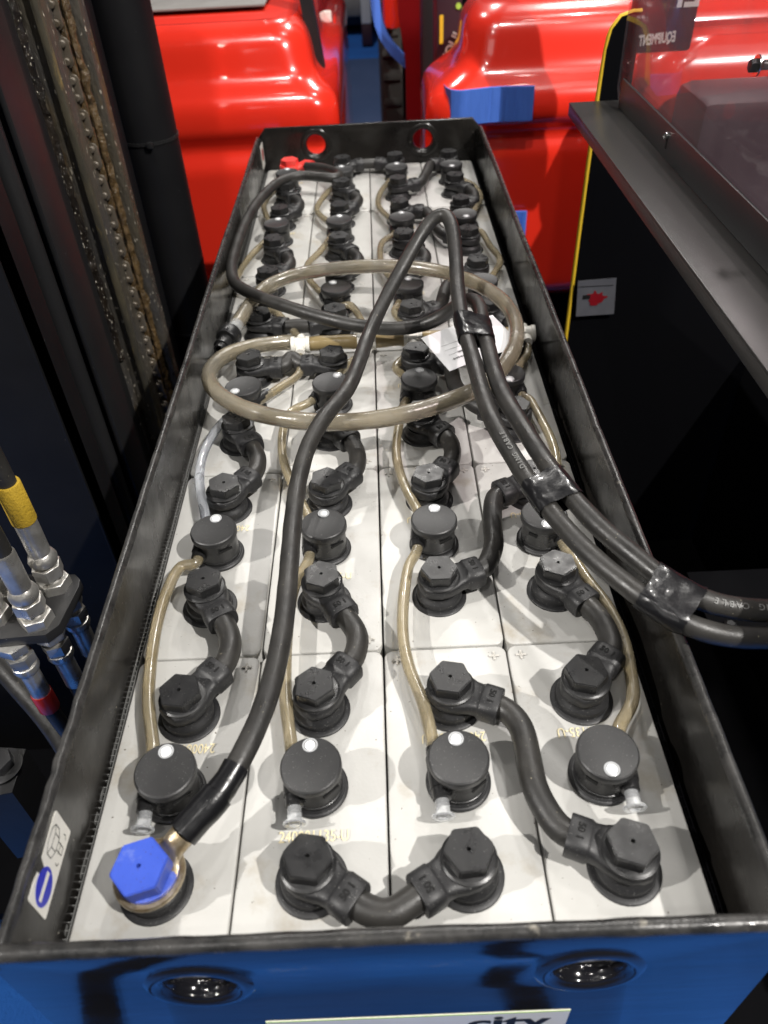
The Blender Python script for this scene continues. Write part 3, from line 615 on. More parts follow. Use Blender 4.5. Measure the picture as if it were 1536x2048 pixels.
# tinned lug: ring, neck and barrel
link('lug_ring', lathe([(.0125, .0150), (.0182, .0150), (.0187, .0158), (.0187, .0176), (.0182, .0184), (.0120, .0184)], 36, 'tin', 'lug_ring'), cabA)
link('terminal_collar', lathe([(.0140, .0080), (.0165, .0088), (.0168, .0120), (.0158, .0146), (0, .0148)], 36, 'black', 'terminal_collar'), cabA)
l0 = Vector((0, 0, .0168)); l1 = PA_[0] - oA; dd = (l1 - l0)
def ell(wd, ht, n=16): return [(wd * math.cos(2 * PI * i / n), ht * math.sin(2 * PI * i / n)) for i in range(n)]
lp = [l0 + dd * t for t in (.38, .5, .62, .72, .8, 1.0)]; ls = [(.0135, .0016), (.0115, .0018), (.009, .0028), (.0072, .0058), (.0070, .0070), (.0070, .0070)]
link('lug_barrel', sweep(lp, lambda i, t: ell(*ls[i]), 'tin', 'lug_barrel'), cabA)
def wrap(name, parent, path, i0, i1, r, m='tape', off=Vector((0, 0, 0))):
    seg = path[i0:i1 + 1]
    def sec(i, t):
        out = []
        for k in range(20):
            a = 2 * PI * k / 20; rr = r * (1 + .05 * mnoise.noise(seg[i] * 180 + Vector((math.cos(a), math.sin(a), 0)) * 1.3)) + .0003 * (1 if (i // 3) % 2 else 0); out.append((rr * math.cos(a), rr * math.sin(a)))
        return out
    return link(name, sweep([p - off for p in seg], sec, m, name), parent)
wrap('black_tape', cabA, pathA, 1, 9, .0077, off=oA)
wrap('black_tape', cabA, pathA, 0, 5, .0088, off=oA)
cabB = thing('battery_cable', 'black cable from the red rear bolt along the left wall, then right', 'cable', post(0, 5, 1), 0)
oB = Vector(cabB.location)
PB_ = [Vector(p) for p in [(-0.0989, 1.1319, 0.02), (-0.0762, 1.1175, 0.022), (-0.0566, 1.0916, 0.025), (-0.0444, 1.0608, 0.028), (-0.049, 1.0426, 0.03), (-0.0726, 1.0474, 0.031), (-0.1025, 1.0553, 0.032), (-0.1289, 1.0329, 0.033), (-0.1473, 0.9802, 0.034), (-0.1585, 0.9193, 0.035), (-0.1639, 0.8495, 0.036), (-0.1648, 0.7784, 0.037), (-0.1625, 0.7272, 0.038), (-0.152, 0.6856, 0.04), (-0.1262, 0.6479, 0.044), (-0.0909, 0.613, 0.047), (-0.0533, 0.5852, 0.047), (-0.0128, 0.5643, 0.046), (0.0266, 0.5553, 0.046), (0.055, 0.5523, 0.052), (0.0749, 0.5478, 0.066), (0.0856, 0.5384, 0.08), (0.0939, 0.5306, 0.086), (0.0977, 0.5125, 0.088), (0.0969, 0.4754, 0.089), (0.0967, 0.4347, 0.088), (0.0991, 0.3757, 0.087), (0.1085, 0.3268, 0.086), (0.1187, 0.2823, 0.085), (0.1278, 0.2523, 0.084), (0.1408, 0.2223, 0.082), (0.1561, 0.198, 0.08), (0.1717, 0.1757, 0.078), (0.1891, 0.1641, 0.075), (0.209, 0.1603, 0.071), (0.2328, 0.1599, 0.068), (0.2802, 0.1686, 0.06)]]
tube('sheath', [p - oB for p in PB_], .0067, 'cable', cabB, .004, 20, .05, 5)
pathB = smoothpath(PB_, .004, 5)
h = link('hexagon_bolt', hex_red, cabB, (0, 0, 0), (0, 0, .2)); h['label'] = 'red hexagon bolt head'
link('lug_ring', lathe([(.011, .0150), (.0165, .0150), (.0168, .0200), (.0160, .0218), (0, .0218)], 30, 'red', 'lug_ring'), cabB)
lp = [Vector((.008, 0, .018)), Vector((.016, 0, .018)), Vector((.024, .0, .019)), PB_[0] - oB + Vector((.01, 0, 0))]; ls2 = [(.012, .003), (.010, .006), (.0085, .0085), (.0085, .0085)]
link('red_boot', sweep(lp, lambda i, t: ell(*ls2[i]), 'red', 'red_boot'), cabB)
# tape wraps that bind both cables
TAPEC = []
def bind(px, wdt, label, twist=0):
    c0 = Vector(px)
    ia = min(range(len(pathA)), key=lambda i: (pathA[i] - c0).length if i > 60 else 9)
    a = pathA[ia]; TAPEC.append(a.copy()); ta = (pathA[ia + 1] - pathA[ia - 1]).normalized()
    ib = min(range(len(pathB)), key=lambda i: abs((pathB[i] - a).dot(ta)) + .25 * (pathB[i] - a).length if i > 60 else 9)
    b = pathB[ib]; n = 16; vs = []; fs = []; K = 56
    for j in range(n):
        t = (j / (n - 1) - .5) * wdt / .004
        def at(P, i): i = i + t; k = int(math.floor(i)); k = max(0, min(len(P) - 2, k)); return P[k].lerp(P[k + 1], i - k)
        A_, B_ = at(pathA, ia), at(pathB, ib); cen = (A_ + B_) / 2; ax = (B_ - A_); hl = ax.length / 2; ax.normalize(); nn = ta.cross(ax).normalized()
        for k in range(K):
            an = 2 * PI * k / K; ca, sa = math.cos(an), math.sin(an)
            R = .0077
            x_ = ca * R + (hl if ca > 0 else -hl) * min(1, abs(ca) * 3); y_ = sa * R
            pinch = 1 - .10 * (1 - min(1, abs(x_) / max(hl, 1e-4)))
            q_ = cen + ax * x_ + nn * y_; nz_ = .0011 * mnoise.noise(Vector((q_.x * 150 + q_.y * 60, q_.y * 150, q_.z * 150))) + .0006 * abs(mnoise.noise(q_ * 420))
            nz_ *= 1 if sa >= 0 else -1
            vs.append(cen + ax * x_ + nn * (y_ * pinch) + nn * nz_ + ta * (.0012 * mnoise.noise(Vector((k * .5, j * .2, px[0] * 9))) if j in (0, n - 1) else 0))
    for j in range(n - 1):
        for k in range(K): fs.append((j * K + k, j * K + (k + 1) % K, (j + 1) * K + (k + 1) % K, (j + 1) * K + k))
    o = link('tape_binding', data('tape_binding', vs, fs, 'tape', True, 60)); tag(o, label, 'tape', 'black tape bindings round the two cables'); return o
bind([(0.0822, 0.4614, 0.095)][0], .032, 'black tape binding the cables just below the arch, over the paper tag')
bind([(0.119, 0.258, 0.084)][0], .026, 'crinkled black tape binding the cables above the second row plug')
bind([(0.1667, 0.1635, 0.078)][0], .028, 'wrinkled black tape binding the cables beyond the right rim')
TAPES = TAPEC
def cable_text(path, i, body, lift, size=.005):
    p = path[i]; T = (path[i + 1] - path[i - 1]).normalized(); view = (Vector(cam.location) - p).normalized()
    nrm = (view - T * view.dot(T)).normalized()
    me = textmesh(body, size, 'greyletter', .0001)
    return p, T, nrm, me
for path, par, off, frac, body in ((pathB, cabB, oB, len(pathB) - 10, 'WELDING CABLE R.E.C.'), (pathA, cabA, oA, .80, 'WELDING CABLE')):
    k = int(frac) if frac > 1 else int(len(path) * frac); step = .0037
    for n_, ch in enumerate(body):
        if ch == ' ': continue
        i = k - n_ if True else k + n_
        if i < 2: continue
        if any((path[i] - c_).length < .024 for c_ in TAPES): continue
        p, T, nrm, me = cable_text(path, i, ch, 0, .0052)
        o = link('lettering', me, par); y = nrm.cross(-T)
        off2 = y * -.0022; base = p + (nrm * .0069 + off2).normalized() * .00705
        zz = (base - p).normalized(); frame_obj(o, base - off, -T, zz.cross(-T))
# ------------------------------------------------------------------ paper tag
tagpts = [(0.046, 0.5329, 0.047), (0.0783, 0.556, 0.052), (0.1181, 0.5627, 0.056), (0.1243, 0.508, 0.044), (0.0696, 0.4824, 0.04), (0.0603, 0.4939, 0.041)]
tg = thing('paper_tag', 'white printed paper tag under the bundled cables', 'paper tag', tagpts[0])
t0 = Vector(tagpts[0]); ex = Vector([(0.1188, 0.5658, 0.05)][0]) - t0; ey = Vector([(0.0696, 0.4824, 0.04)][0]) - t0
lx = ex.length; exn = ex.normalized(); eyn = (ey - exn * ey.dot(exn)); ly = eyn.length; eyn.normalize(); ezn = exn.cross(eyn)
if ezn.z < 0: ezn = -ezn
vs = []; fs = []; nx_, ny_ = 10, 6
for lay in (0, -.0003):
    for j in range(ny_ + 1):
        for i in range(nx_ + 1):
            vs.append(exn * (lx * i / nx_) + eyn * (ly * j / ny_) + ezn * (.002 * math.sin(i / nx_ * PI) + lay))
A0 = (nx_ + 1) * (ny_ + 1)
for j in range(ny_):
    for i in range(nx_):
        a = j * (nx_ + 1) + i; q = (a, a + 1, a + nx_ + 2, a + nx_ + 1); fs.append(q); fs.append(tuple(reversed([A0 + k for k in q])))
link('paper', data('paper', vs, fs, 'paper', True), tg)
def tagtext(body, u, v, size, m='letter'):
    o = link('print', textmesh(body, size, m, 0), tg); x = lx * u
    pos = exn * x + eyn * (ly * v) + ezn * (.002 * math.sin(u * PI) + .0003)
    frame_obj(o, pos, -exn, -eyn if (-exn).cross(-eyn).dot(ezn) > 0 else eyn)
tagtext('L20T1220000', .38, .66, .0040); tagtext('Y', .60, .84, .0095); tagtext('228-24-8', .22, .78, .0038)

for k in range(4):
    a = exn * (lx * .12) + eyn * (ly * (.40 + .13 * k)) + ezn * .0016; b = exn * (lx * .62) + eyn * (ly * (.40 + .13 * k)) + ezn * .0023
    tube('printed_line', [a, b], .00012, 'letter', tg, .02, 4)
# ------------------------------------------------------------------ right side: panel, ledge, acrylic screen
GX = .250
panel = thing('forklift_bodywork', 'black forklift body panel with a thin yellow edge', 'forklift panel', (.30, .93, FZ))
py = .93
e0, e1 = [(0.2921, 0.93, -0.2011), (0.2921, 0.93, 0.1513)]
ex0 = e0[0]
pt_ = [(0.3339, 0.93, 0.1024), (0.3988, 0.93, 0.0362), (0.5887, 0.93, -0.1415)]
outl = [(ex0 + .002, -.74), (.60, -.74), (.60, pt_[2][2] - .06), (pt_[2][0], pt_[2][2]), (pt_[1][0], pt_[1][2]), (pt_[0][0], pt_[0][2]), (ex0 + .040, .148), (ex0 + .040, .238), (ex0 + .030, .238), (ex0 + .016, .234), (ex0 + .007, .222), (ex0 + .003, .20)]
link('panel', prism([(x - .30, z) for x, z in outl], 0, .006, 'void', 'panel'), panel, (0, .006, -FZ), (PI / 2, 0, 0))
pe = [(ex0 + .002, -.74), (ex0 + .003, .20), (ex0 + .007, .222), (ex0 + .016, .234), (ex0 + .030, .238), (ex0 + .04, .238)]
tube('yellow_edge', [(x - .30, .003, z - FZ) for x, z in pe], .0030, 'yellowedge', panel, .01, 8, 0, 0)
sk = thing('warning_sticker', 'small white warning sticker on the dark panel beyond the tray', 'sticker', (0, .9235, 0))
s4 = [(0.2965, 0.9235, -0.0927), (0.3521, 0.9235, -0.091), (0.3575, 0.9235, -0.1485), (0.3006, 0.9235, -0.1496)]
link('sticker_card', data('sticker_card', [(p[0], 0, p[2]) for p in s4] + [(p[0], .0008, p[2]) for p in s4], [(0, 1, 2, 3), (7, 6, 5, 4), (0, 4, 5, 1), (1, 5, 6, 2), (2, 6, 7, 3), (3, 7, 4, 0)], 'stickershade', False), sk)
scx = sum(p[0] for p in s4) / 4; scz = sum(p[2] for p in s4) / 4
bl = []
for i in range(44):
    a = 2 * PI * i / 44; r = .0095 * (1 + .50 * max(0, math.sin(8 * a)) * (1 if math.sin(a) > 0 else .25) + .12 * math.sin(3 * a + 1)); bl.append((scx + r * math.cos(a) * 1.15, scz - .002 + r * math.sin(a)))
link('red_pictogram', prism(bl, 0, .0003, 'darkred', 'red_pictogram'), sk, (0, -.0003, 0), (PI / 2, 0, 0))
link('dark_bar', box('dark_bar', (scx - .020, -.0008, scz - .001), (scx - .009, -.0002, scz + .005), 'letter', link_=False), sk)
link('header_line', box('header_line', (s4[0][0] + .002, -.0006, s4[0][2] - .0095), (s4[1][0] - .003, -.0001, s4[0][2] - .0088), 'letter', link_=False), sk)
cover = thing('side_cover', 'dark metal ledge with upright flange along the right side', 'forklift cover', (GX, .5, .15))
zl = .152
li = [(0.2968, 0.8284, 0.152), (0.3048, 0.4232, 0.152)]
LI = (li[0][0] + li[1][0]) / 2
yl = [(0.2481, 0.9011, 0.152)][0][1]
lo_x = 0.2499
link('ledge', box('ledge', (lo_x - GX, -.40, -.0025), (LI + .012 - GX, yl - .5, .0), 'ledge', bev=.0008, link_=False), cover, (0, 0, .002))
link('ledge_lip', box('ledge_lip', (lo_x - GX, -.40, -.012), (lo_x + .0016 - GX, yl - .5 - .002, -.0005), 'ledge', bev=.0005, link_=False), cover)
FH = .034
link('upright_flange', box('upright_flange', (LI - GX, -.40, .003), (LI + .003 - GX, yl - .5 - .035, FH), 'blackpaint', bev=.0008, link_=False), cover)
screw = lathe([(.0, -.001), (.0034, -.001), (.0036, 0), (.0034, .0018), (.0022, .0026), (.0018, .0016), (0, .0014)], 20, 'bolt', 'flange_screw')
for (yy, zz_) in [(0.6815, 0.018), (0.3898, 0.018)]:
    link('flange_screw', screw, cover, (LI - GX - .001, yy - .5, zz_ + .006), (0, -PI / 2, 0))
    link('adjusting_slot', box('adjusting_slot', (-.0006, -.0016, -.009), (.0004, .0016, .001), 'letter', link_=False), cover, (LI - GX, yy - .5, zz_ + .003))
scr = thing('acrylic_screen', 'clear acrylic screen standing behind the ledge flange', 'acrylic screen', (LI + .006, .3, .152))
y1s = yl - .004
sheet = plate_with_holes('sheet', [(-.15, .004), (y1s - .3 - .012, .004), (y1s - .3, .016), (y1s - .3, .34), (-.15, .34)], [], .003, 'acrylic', .0005)
o = link('sheet', sheet, scr); o.matrix_local = Matrix(((0, 0, 1, 0), (1, 0, 0, 0), (0, 1, 0, 0), (0, 0, 0, 1)))
bw = (0.5291, 0.2676)
bt = thing('screen_bolt', 'black bolt and steel washer through the acrylic screen', 'bolt', (LI + .006, bw[0], bw[1]))
link('bolt_head', prism([(.0048 * math.cos(PI / 3 * i), .0048 * math.sin(PI / 3 * i)) for i in range(6)], .002, .008, 'black', 'bolt_head', .0005), bt, (0, 0, 0), (0, -PI / 2, 0))
link('bolt_end', lathe([(.0035, 0), (.0035, .010), (0, .010)], 16, 'black', 'bolt_end'), bt, (.002, 0, 0), (0, PI / 2, 0))
link('steel_washer', lathe([(.0, .0018), (.0075, .0018), (.0075, .0030), (0, .0030)], 24, 'bolt', 'steel_washer'), bt, (0, 0, 0), (0, -PI / 2, 0))
# dark compartment interior right of the tray
comp = thing('battery_compartment', 'unlit black compartment to the right of the tray', 'forklift body', (.6, 0, FZ))
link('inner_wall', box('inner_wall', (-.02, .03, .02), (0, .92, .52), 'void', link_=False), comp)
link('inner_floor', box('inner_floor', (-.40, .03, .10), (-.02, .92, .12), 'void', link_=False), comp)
q1 = [(0.3893, 0.5551, -0.25), (0.4778, 0.5673, -0.25), (0.4242, 0.4307, -0.25), (0.3462, 0.458, -0.25)]
link('dark_bracket', box('dark_bracket', (q1[0][0] - .6, q1[3][1], .42), (q1[0][0] - .48, q1[0][1], .425), 'void', bev=.001, link_=False), comp)
b1 = [(0.4107, 0.4602, -0.25)]
for p in b1: link('bracket_bolt', lathe([(.008, 0), (.008, .006), (.005, .009), (0, .009)], 6, 'blackpaint', 'bracket_bolt'), comp, (p[0] - .6, p[1], .4252))
# ------------------------------------------------------------------ left side: mast
mastx = -.35
mast = thing('forklift_mast', 'greasy dark steel forklift mast rails on the left', 'forklift mast', (-.4, .8, FZ))
def vbar(name, x0, x1, y0, y1, m, parent, z0=FZ, z1=1.0, bev=.003, base=(-.4, .8, FZ), seg=2):
    return link(name, box(name, (x0, y0, z0), (x1, y1, z1), m, bev=bev, seg=seg, link_=False), parent, (-base[0], -base[1], -base[2]))
bx_ = [-0.367, -0.3386, -0.3134]
vbar('mast_rail', bx_[0], bx_[1], .775, .80, 'mast', mast, bev=.004)
vbar('mast_rail', bx_[1] - .002, bx_[2], .785, .86, 'mast', mast, bev=.006)
rx = [-0.3114, -0.2939]
vbar('inner_rail', rx[0], rx[1], .84, .862, 'mast', mast, bev=.003)
rx2 = [-0.3133, -0.3065]
vbar('side_strip', rx2[0], rx2[1], .90, .93, 'matt', mast)
px_ = [-0.3538, -0.335]
vbar('cover_strip', px_[0] , px_[1], .70, .76, 'blackpaint', mast, bev=.004)
px3 = [-0.3517, -0.3484]
vbar('blue_strip', px3[0], px3[1] + .002, .735, .78, 'blackpaint', mast, bev=.002)
vbar('back_plate', -1.2, bx_[0] + .01, .90, .93, 'void', mast)
ta = [-0.3616, -0.3373, -0.3232]
wA = [-0.3695, -0.3531, -0.3486, -0.326, -0.3187]
tube('lift_tube', [(ta[0] + .4, .62 - .8, 0), (ta[0] + .4, .62 - .8, 1.8)], (wA[1] - wA[0]) / 2, 'matt', mast, .1, 24)
tube('lift_tube', [(ta[1] + .4, .63 - .8, 0), (ta[1] + .4, .63 - .8, 1.8)], (wA[3] - wA[2]) / 2, 'blackpaint', mast, .1, 24)
vbar('guide_strip', wA[3] + .001, wA[4], .64, .70, 'blackpaint', mast, bev=.002)
for i in range(9):
    z = -.42 + i * .052
    link('tube_ring', lathe([((wA[1] - wA[0]) / 2 + .0002, 0), ((wA[1] - wA[0]) / 2 + .0010, .0006), ((wA[1] - wA[0]) / 2 + .0002, .0012)], 24, 'blackpaint', 'tube_ring'), mast, (ta[0] + .4, .62 - .8, z - FZ))
pl_ = [-0.3197]
cv = thing('mast_cover_plate', 'plain black cover plate at the far left of the mast', 'cover plate', (pl_[0] - .2, .55, FZ))
link('plate', box('plate', (-.9, -.03, .02), (.2, 0, 1.8), 'matt', bev=.003, link_=False), cv)
link('plate_flange', box('plate_flange', (.197, -.03, .02), (.2, .03, 1.8), 'matt', bev=.001, link_=False), cv)
cyx = [-0.3359, -0.2574]
cyc = (cyx[0] + cyx[1]) / 2; cyr = (cyx[1] - cyx[0]) / 2
cyl = thing('lift_cylinder', 'thick matte black lift cylinder behind the left wall', 'lift cylinder', (cyc, 1.0, FZ))
link('cylinder_barrel', lathe([(cyr, .02), (cyr, 1.9), (0, 1.9)], 48, 'matt', 'cylinder_barrel'), cyl)
for vv in [0.1118, -0.1695]:
    zt = link('zip_tie', lathe([(cyr - .0005, -.002), (cyr + .0014, -.002), (cyr + .0014, .002), (cyr - .0005, .002)], 48, 'black', 'zip_tie'), cyl, (0, 0, vv - FZ))
    link('zip_tie_head', box('zip_tie_head', (-.004, -.0045, -.004), (.004, .0025, .0035), 'black', bev=.0008, link_=False), zt, (cyr * .05 + .008, -cyr - .001, 0))
# lift chain: outer plates with two pins, inner plates between
chx = [-0.3191, -0.3059]
ch = thing('lift_chain', 'oily leaf chain coated with brown grease beside the mast rail', 'chain', ((chx[0] + chx[1]) / 2, .82, FZ))
pw = (chx[1] - chx[0]) * .5
pitch = .0165
def linkplate():
    out = []
    for i in range(24):
        a = 2 * PI * i / 24; out.append((pw * .98 * math.cos(a) * (1), (pitch / 2 if math.sin(a) > 0 else -pitch / 2) + pw * .98 * math.sin(a)))
    # waist
    out2 = []
    for x, z in out: out2.append((x, z))
    return prism(out2, 0, .003, 'chain', 'link_plate', .0006)
lpm = linkplate()
lpi = lpm.copy(); lpi.materials.clear(); lpi.materials.append(M['grease'])
for v_ in lpi.vertices: v_.co.x *= .82
pinm = lathe([(.0040, 0), (.0040, .0026), (.0030, .0038), (0, .0040)], 14, 'chain', 'pin')
nl = 40; z0 = .30
for i in range(nl):
    zc = z0 + i * pitch * 2 * 1.06
    if zc > 1.25: break
    a = link('link', lpm, ch, (0, -.0075, zc), (PI / 2, 0, 0))
    for s in (-1, 1): link('pin', pinm, a, (0, s * pitch / 2, .003))
    link('inner_link', lpi, ch, (.0006, -.001, zc + pitch * 1.06), (PI / 2, 0, 0))
def ribbon(name, x0, x1, y, z0, z1, m, parent, off):
    vs = []; fs = []; n = 300; k = 7
    for i in range(n + 1):
        z = z0 + (z1 - z0) * i / n
        for j in range(k):
            t = j / (k - 1); e = .0035 * mnoise.noise(Vector((t * 2, z * 60, 3)))
            x = x0 + (x1 - x0) * t + (e if j in (0, k - 1) else 0)
            vs.append((x - off[0], y - .006 * math.sin(PI * t) - .0035 * mnoise.noise(Vector((t * 3, z * 90, 7))) - off[1], z - off[2]))
    for i in range(n):
        for j in range(k - 1): a = i * k + j; fs.append((a, a + 1, a + k + 1, a + k))
    return link(name, data(name, vs, fs, m, True, 180), parent)
gx = [-0.3104, -0.3006]
ribbon('grease_coat', gx[0], gx[1], .829, -.5, .5, 'grease', ch, ch.location)
gz = [-0.3551, -0.3345]
ribbon('grease_streak', gz[0], gz[1], .7765, -.1, .5, 'tar', mast, mast.location)
gz = [-0.3693, -0.3562]
ribbon('grease_streak', gz[0], gz[1], .7765, .24, .5, 'grease', mast, mast.location)
gz2 = [-0.3222, -0.3139]
vbar('worn_rail_edge', gz2[0], gz2[1], .776, .784, 'edge', mast, bev=.002)
# ------------------------------------------------------------------ hydraulic bulkhead and hoses at the left
bk = thing('bulkhead_bracket', 'black bracket plate carrying the hydraulic fittings', 'bracket', (-.30, .30, -.06))
bo = [(-0.3909, 0.3489, -0.06), (-0.3585, 0.2694, -0.06), (-0.2872, 0.2745, -0.06), (-0.2751, 0.2749, -0.06), (-0.2666, 0.2848, -0.06), (-0.2618, 0.3277, -0.06), (-0.2632, 0.336, -0.06), (-0.2693, 0.3424, -0.06), (-0.2827, 0.3432, -0.06)]
link('bracket_plate', prism([(p[0] + .30, p[1] - .30) for p in bo], -.010, 0, 'blackpaint', 'bracket_plate', .001), bk)
link('bracket_arm', box('bracket_arm', (-.5, .0, -.012), (-.06, .06, 0), 'blackpaint', link_=False), bk, (0, .02, -.0015))
def nut(r, z0, z1): return prism([(r * math.cos(PI / 3 * i), r * math.sin(PI / 3 * i)) for i in range(6)], z0, z1, 'steel', 'nut', .0008)
nutA = nut(.0128, 0, .009); nutB = nut(.0118, 0, .011)
collar = lathe([(.0070, 0), (.0105, .002), (.0112, .006), (.0098, .010), (.0082, .012), (.0084, .046), (.0076, .048), (0, .048)], 24, 'steel', 'crimp_sleeve')
thread = lathe([(.0072, 0), (.0078, .001), (.0072, .002), (.0078, .003), (.0072, .004), (.0078, .005), (.0072, .006), (0, .006)], 20, 'steel', 'thread')
GH = 'hydraulic hoses screwed into the bracket'
def fitting(px, py, base_z, down, label, hosepts, band=None, scale=1.0, hz=.0):
    t = thing('hydraulic_hose', label, 'hydraulic hose', (px, py, base_z), 0, GH)
    if down: t.rotation_euler = (PI, 0, 0)
    link('nut', nutA, t, (0, 0, 0), (0, 0, .3)); link('thread', thread, t, (0, 0, .009)); link('nut', nutB, t, (0, 0, .0145), (0, 0, .8))
    link('crimp_sleeve', collar, t, (0, 0, .0262))
    tube('hose', [(0, 0, .060)] + hosepts, .0070, 'cable', t, .008, 18, .02)
    if band: link('colour_band', lathe([(.0088, 0), (.0092, .001), (.0092, band[1] - .001), (.0088, band[1])], 24, band[0], 'colour_band'), t, (0, 0, band[2]))
    t.scale = (1.0, 1.0, 1.0) if down else (1.08, 1.08, 1.08)
    return t
u1 = [(-0.2821, 0.329, -0.06), (-0.2855, 0.2901, -0.06), (-0.3225, 0.2961, -0.06), (-0.321, 0.321, -0.06)]
fitting(u1[0][0], u1[0][1], -.0600, False, 'hydraulic hose with yellow tape rising behind the bracket', [(0, 0, .12), (-.004, 0, .2), (-.02, 0, .35)], ('yellow', .036, .071))
fitting(u1[1][0], u1[1][1], -.0600, False, 'hydraulic hose with bright steel sleeve at the bracket front', [(0, 0, .10), (-.01, 0, .16), (-.05, .01, .28)])
fitting(u1[2][0], u1[2][1], -.0600, False, 'hydraulic fitting cut by the left picture edge', [(0, 0, .10), (-.01, 0, .16), (-.05, .01, .28)])
fitting(u1[3][0], u1[3][1], -.0600, False, 'hydraulic fitting behind the bright steel sleeve', [(0, 0, .10), (-.01, .01, .16), (-.05, .03, .28)])
d1 = [(-0.3065, 0.2774, -0.07), (-0.2804, 0.2896, -0.07), (-0.2751, 0.3237, -0.07)]
fitting(d1[0][0], d1[0][1], -.0705, True, 'hydraulic hose with red sleeve hanging below the bracket', [(0, 0, .10), (.01, 0, .2), (.02, .0, .5)], ('redband', .024, .069))
fitting(d1[1][0], d1[1][1], -.0705, True, 'hydraulic hose hanging below the middle of the bracket', [(0, 0, .10), (.01, 0, .2), (.02, .0, .5)])
fitting(d1[2][0], d1[2][1], -.0705, True, 'hydraulic hose hanging beside the tray wall', [(0, 0, .10), (.01, 0, .2), (.02, .0, .5)])
th = tube('thick_hose', [(-0.4201, 0.3897, -0.16), (-0.3968, 0.3598, -0.18), (-0.3642, 0.3305, -0.2), (-0.3326, 0.3021, -0.22), (-0.3036, 0.2698, -0.25), (-0.2708, 0.2377, -0.3)], .012, 'cable', None, .006, 20, .02)
tag(th, 'thick black hose bending down below the bracket', 'hose')
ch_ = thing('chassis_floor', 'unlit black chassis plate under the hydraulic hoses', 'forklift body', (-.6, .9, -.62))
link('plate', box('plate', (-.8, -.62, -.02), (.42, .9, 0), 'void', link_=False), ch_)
# black block with a big bolt at lower left
blk = [(-0.2905, 0.209, -0.12), (-0.2891, 0.1715, -0.12), (-0.3196, 0.1669, -0.12), (-0.3376, 0.2145, -0.12)]
bb = thing('mounting_block', 'black steel block with a large hexagon bolt at lower left', 'block', (blk[0][0], blk[0][1], -.12))
link('block', prism([(p[0] - blk[0][0], p[1] - blk[0][1]) for p in blk], -.10, 0, 'blackpaint', 'block', .0006), bb)
bc = [(-0.3039, 0.1931, -0.12)][0]
link('bolt_flange', lathe([(.016, 0), (.016, .002), (.013, .003), (0, .003)], 28, 'blackpaint', 'bolt_flange'), bb, (bc[0] - blk[0][0], bc[1] - blk[0][1], .0003))
link('bolt_head', prism([(.011 * math.cos(PI / 3 * i), .011 * math.sin(PI / 3 * i)) for i in range(6)], .003, .012, 'blackpaint', 'bolt_head', .001), bb, (bc[0] - blk[0][0], bc[1] - blk[0][1], 0))
# ------------------------------------------------------------------ red trucks behind
def loft(name, secs, m, parent, nz_=8, ang=30):
    # secs: (z, x0, x1, y0, y1, r)
    Q = catmull([(s[0], 0, 0) for s in secs], 1e9)
    vs = []; fs = []; k = 0; rows = []
    for s in secs:
        ring = rrect(s[1], s[2], s[3], s[4], s[5], 8); k = len(ring)
        for x, y in ring: vs.append((x, y, s[0]))
    n = len(secs)
    for i in range(n - 1):
        for j in range(k):
            a = i * k + j; b = i * k + (j + 1) % k; fs.append((a, b, b + k, a + k))
    fs.append(tuple(reversed(range(k)))); fs.append(tuple(range((n - 1) * k, n * k)))
    return link(name, data(name, vs, fs, m, True, ang), parent)
def interp(keys, zs):
    out = []
    for z in zs:
        for a, b in zip(keys[:-1], keys[1:]):
            if a[0] <= z <= b[0]:
                t = (z - a[0]) / (b[0] - a[0]); out.append([z] + [a[i] + (b[i] - a[i]) * t for i in range(1, 6)]); break
    for _ in range(5):
        out = [out[0]] + [[out[k][0]] + [(out[k - 1][i] + 2 * out[k][i] + out[k + 1][i]) / 4 for i in range(1, 6)] for k in range(1, len(out) - 1)] + [out[-1]]
    return [tuple(o) for o in out]
tl = thing('red_forklift', 'glossy red forklift body behind the tray on the left', 'forklift', (-.5, 2.0, FZ))
def off(secs, o): return [(s[0] - o[2], s[1] - o[0], s[2] - o[0], s[3] - o[1], s[4] - o[1], s[5]) for s in secs]
zs = [i * .0065 - .70 for i in range(133)]
kl = [(-.70, -1.3, -.055, 1.45, 2.6, .04), (-.075, -1.3, -.055, 1.45, 2.6, .04), (-.055, -1.3, -.058, 1.472, 2.6, .04), (-.040, -1.3, -.058, 1.472, 2.6, .04), (-.020, -1.3, -.054, 1.45, 2.6, .045),
      (.025, -1.3, -.056, 1.452, 2.6, .05), (.045, -1.3, -.066, 1.462, 2.6, .05), (.062, -1.3, -.098, 1.492, 2.6, .05), (.09, -1.3, -.100, 1.50, 2.6, .06), (.125, -1.3, -.108, 1.510, 2.6, .06), (.142, -1.3, -.118, 1.525, 2.6, .06), (.154, -1.3, -.130, 1.55, 2.6, .06), (.158, -1.3, -.15, 1.58, 2.6, .06)]
loft('body_panel', off(interp(kl, zs), tl.location), 'truck', tl)
link('deck', box('deck', (-.78, -.36, .909), (.31, .6, .913), 'deck', bev=.001, link_=False), tl, (0, 0, 0))
link('deck_knob', lathe([(.010, 0), (.010, .012), (.022, .014), (.024, .024), (.018, .034), (0, .036)], 24, 'black', 'deck_knob'), tl, ([(-0.2301, 1.8, 0.1404)][0][0] + .5, -.2, .913))
link('deck_tray', lathe([(.07, 0), (.08, .004), (.085, .02), (.07, .022), (0, .022)], 28, 'black', 'deck_tray'), tl, ([(-0.4148, 1.8, 0.1559)][0][0] + .5, -.1, .913))
pp = [(-0.1079, 1.62, 0.1684), (-0.0865, 1.62, 0.0308), (-0.1027, 1.62, 0.0315)]
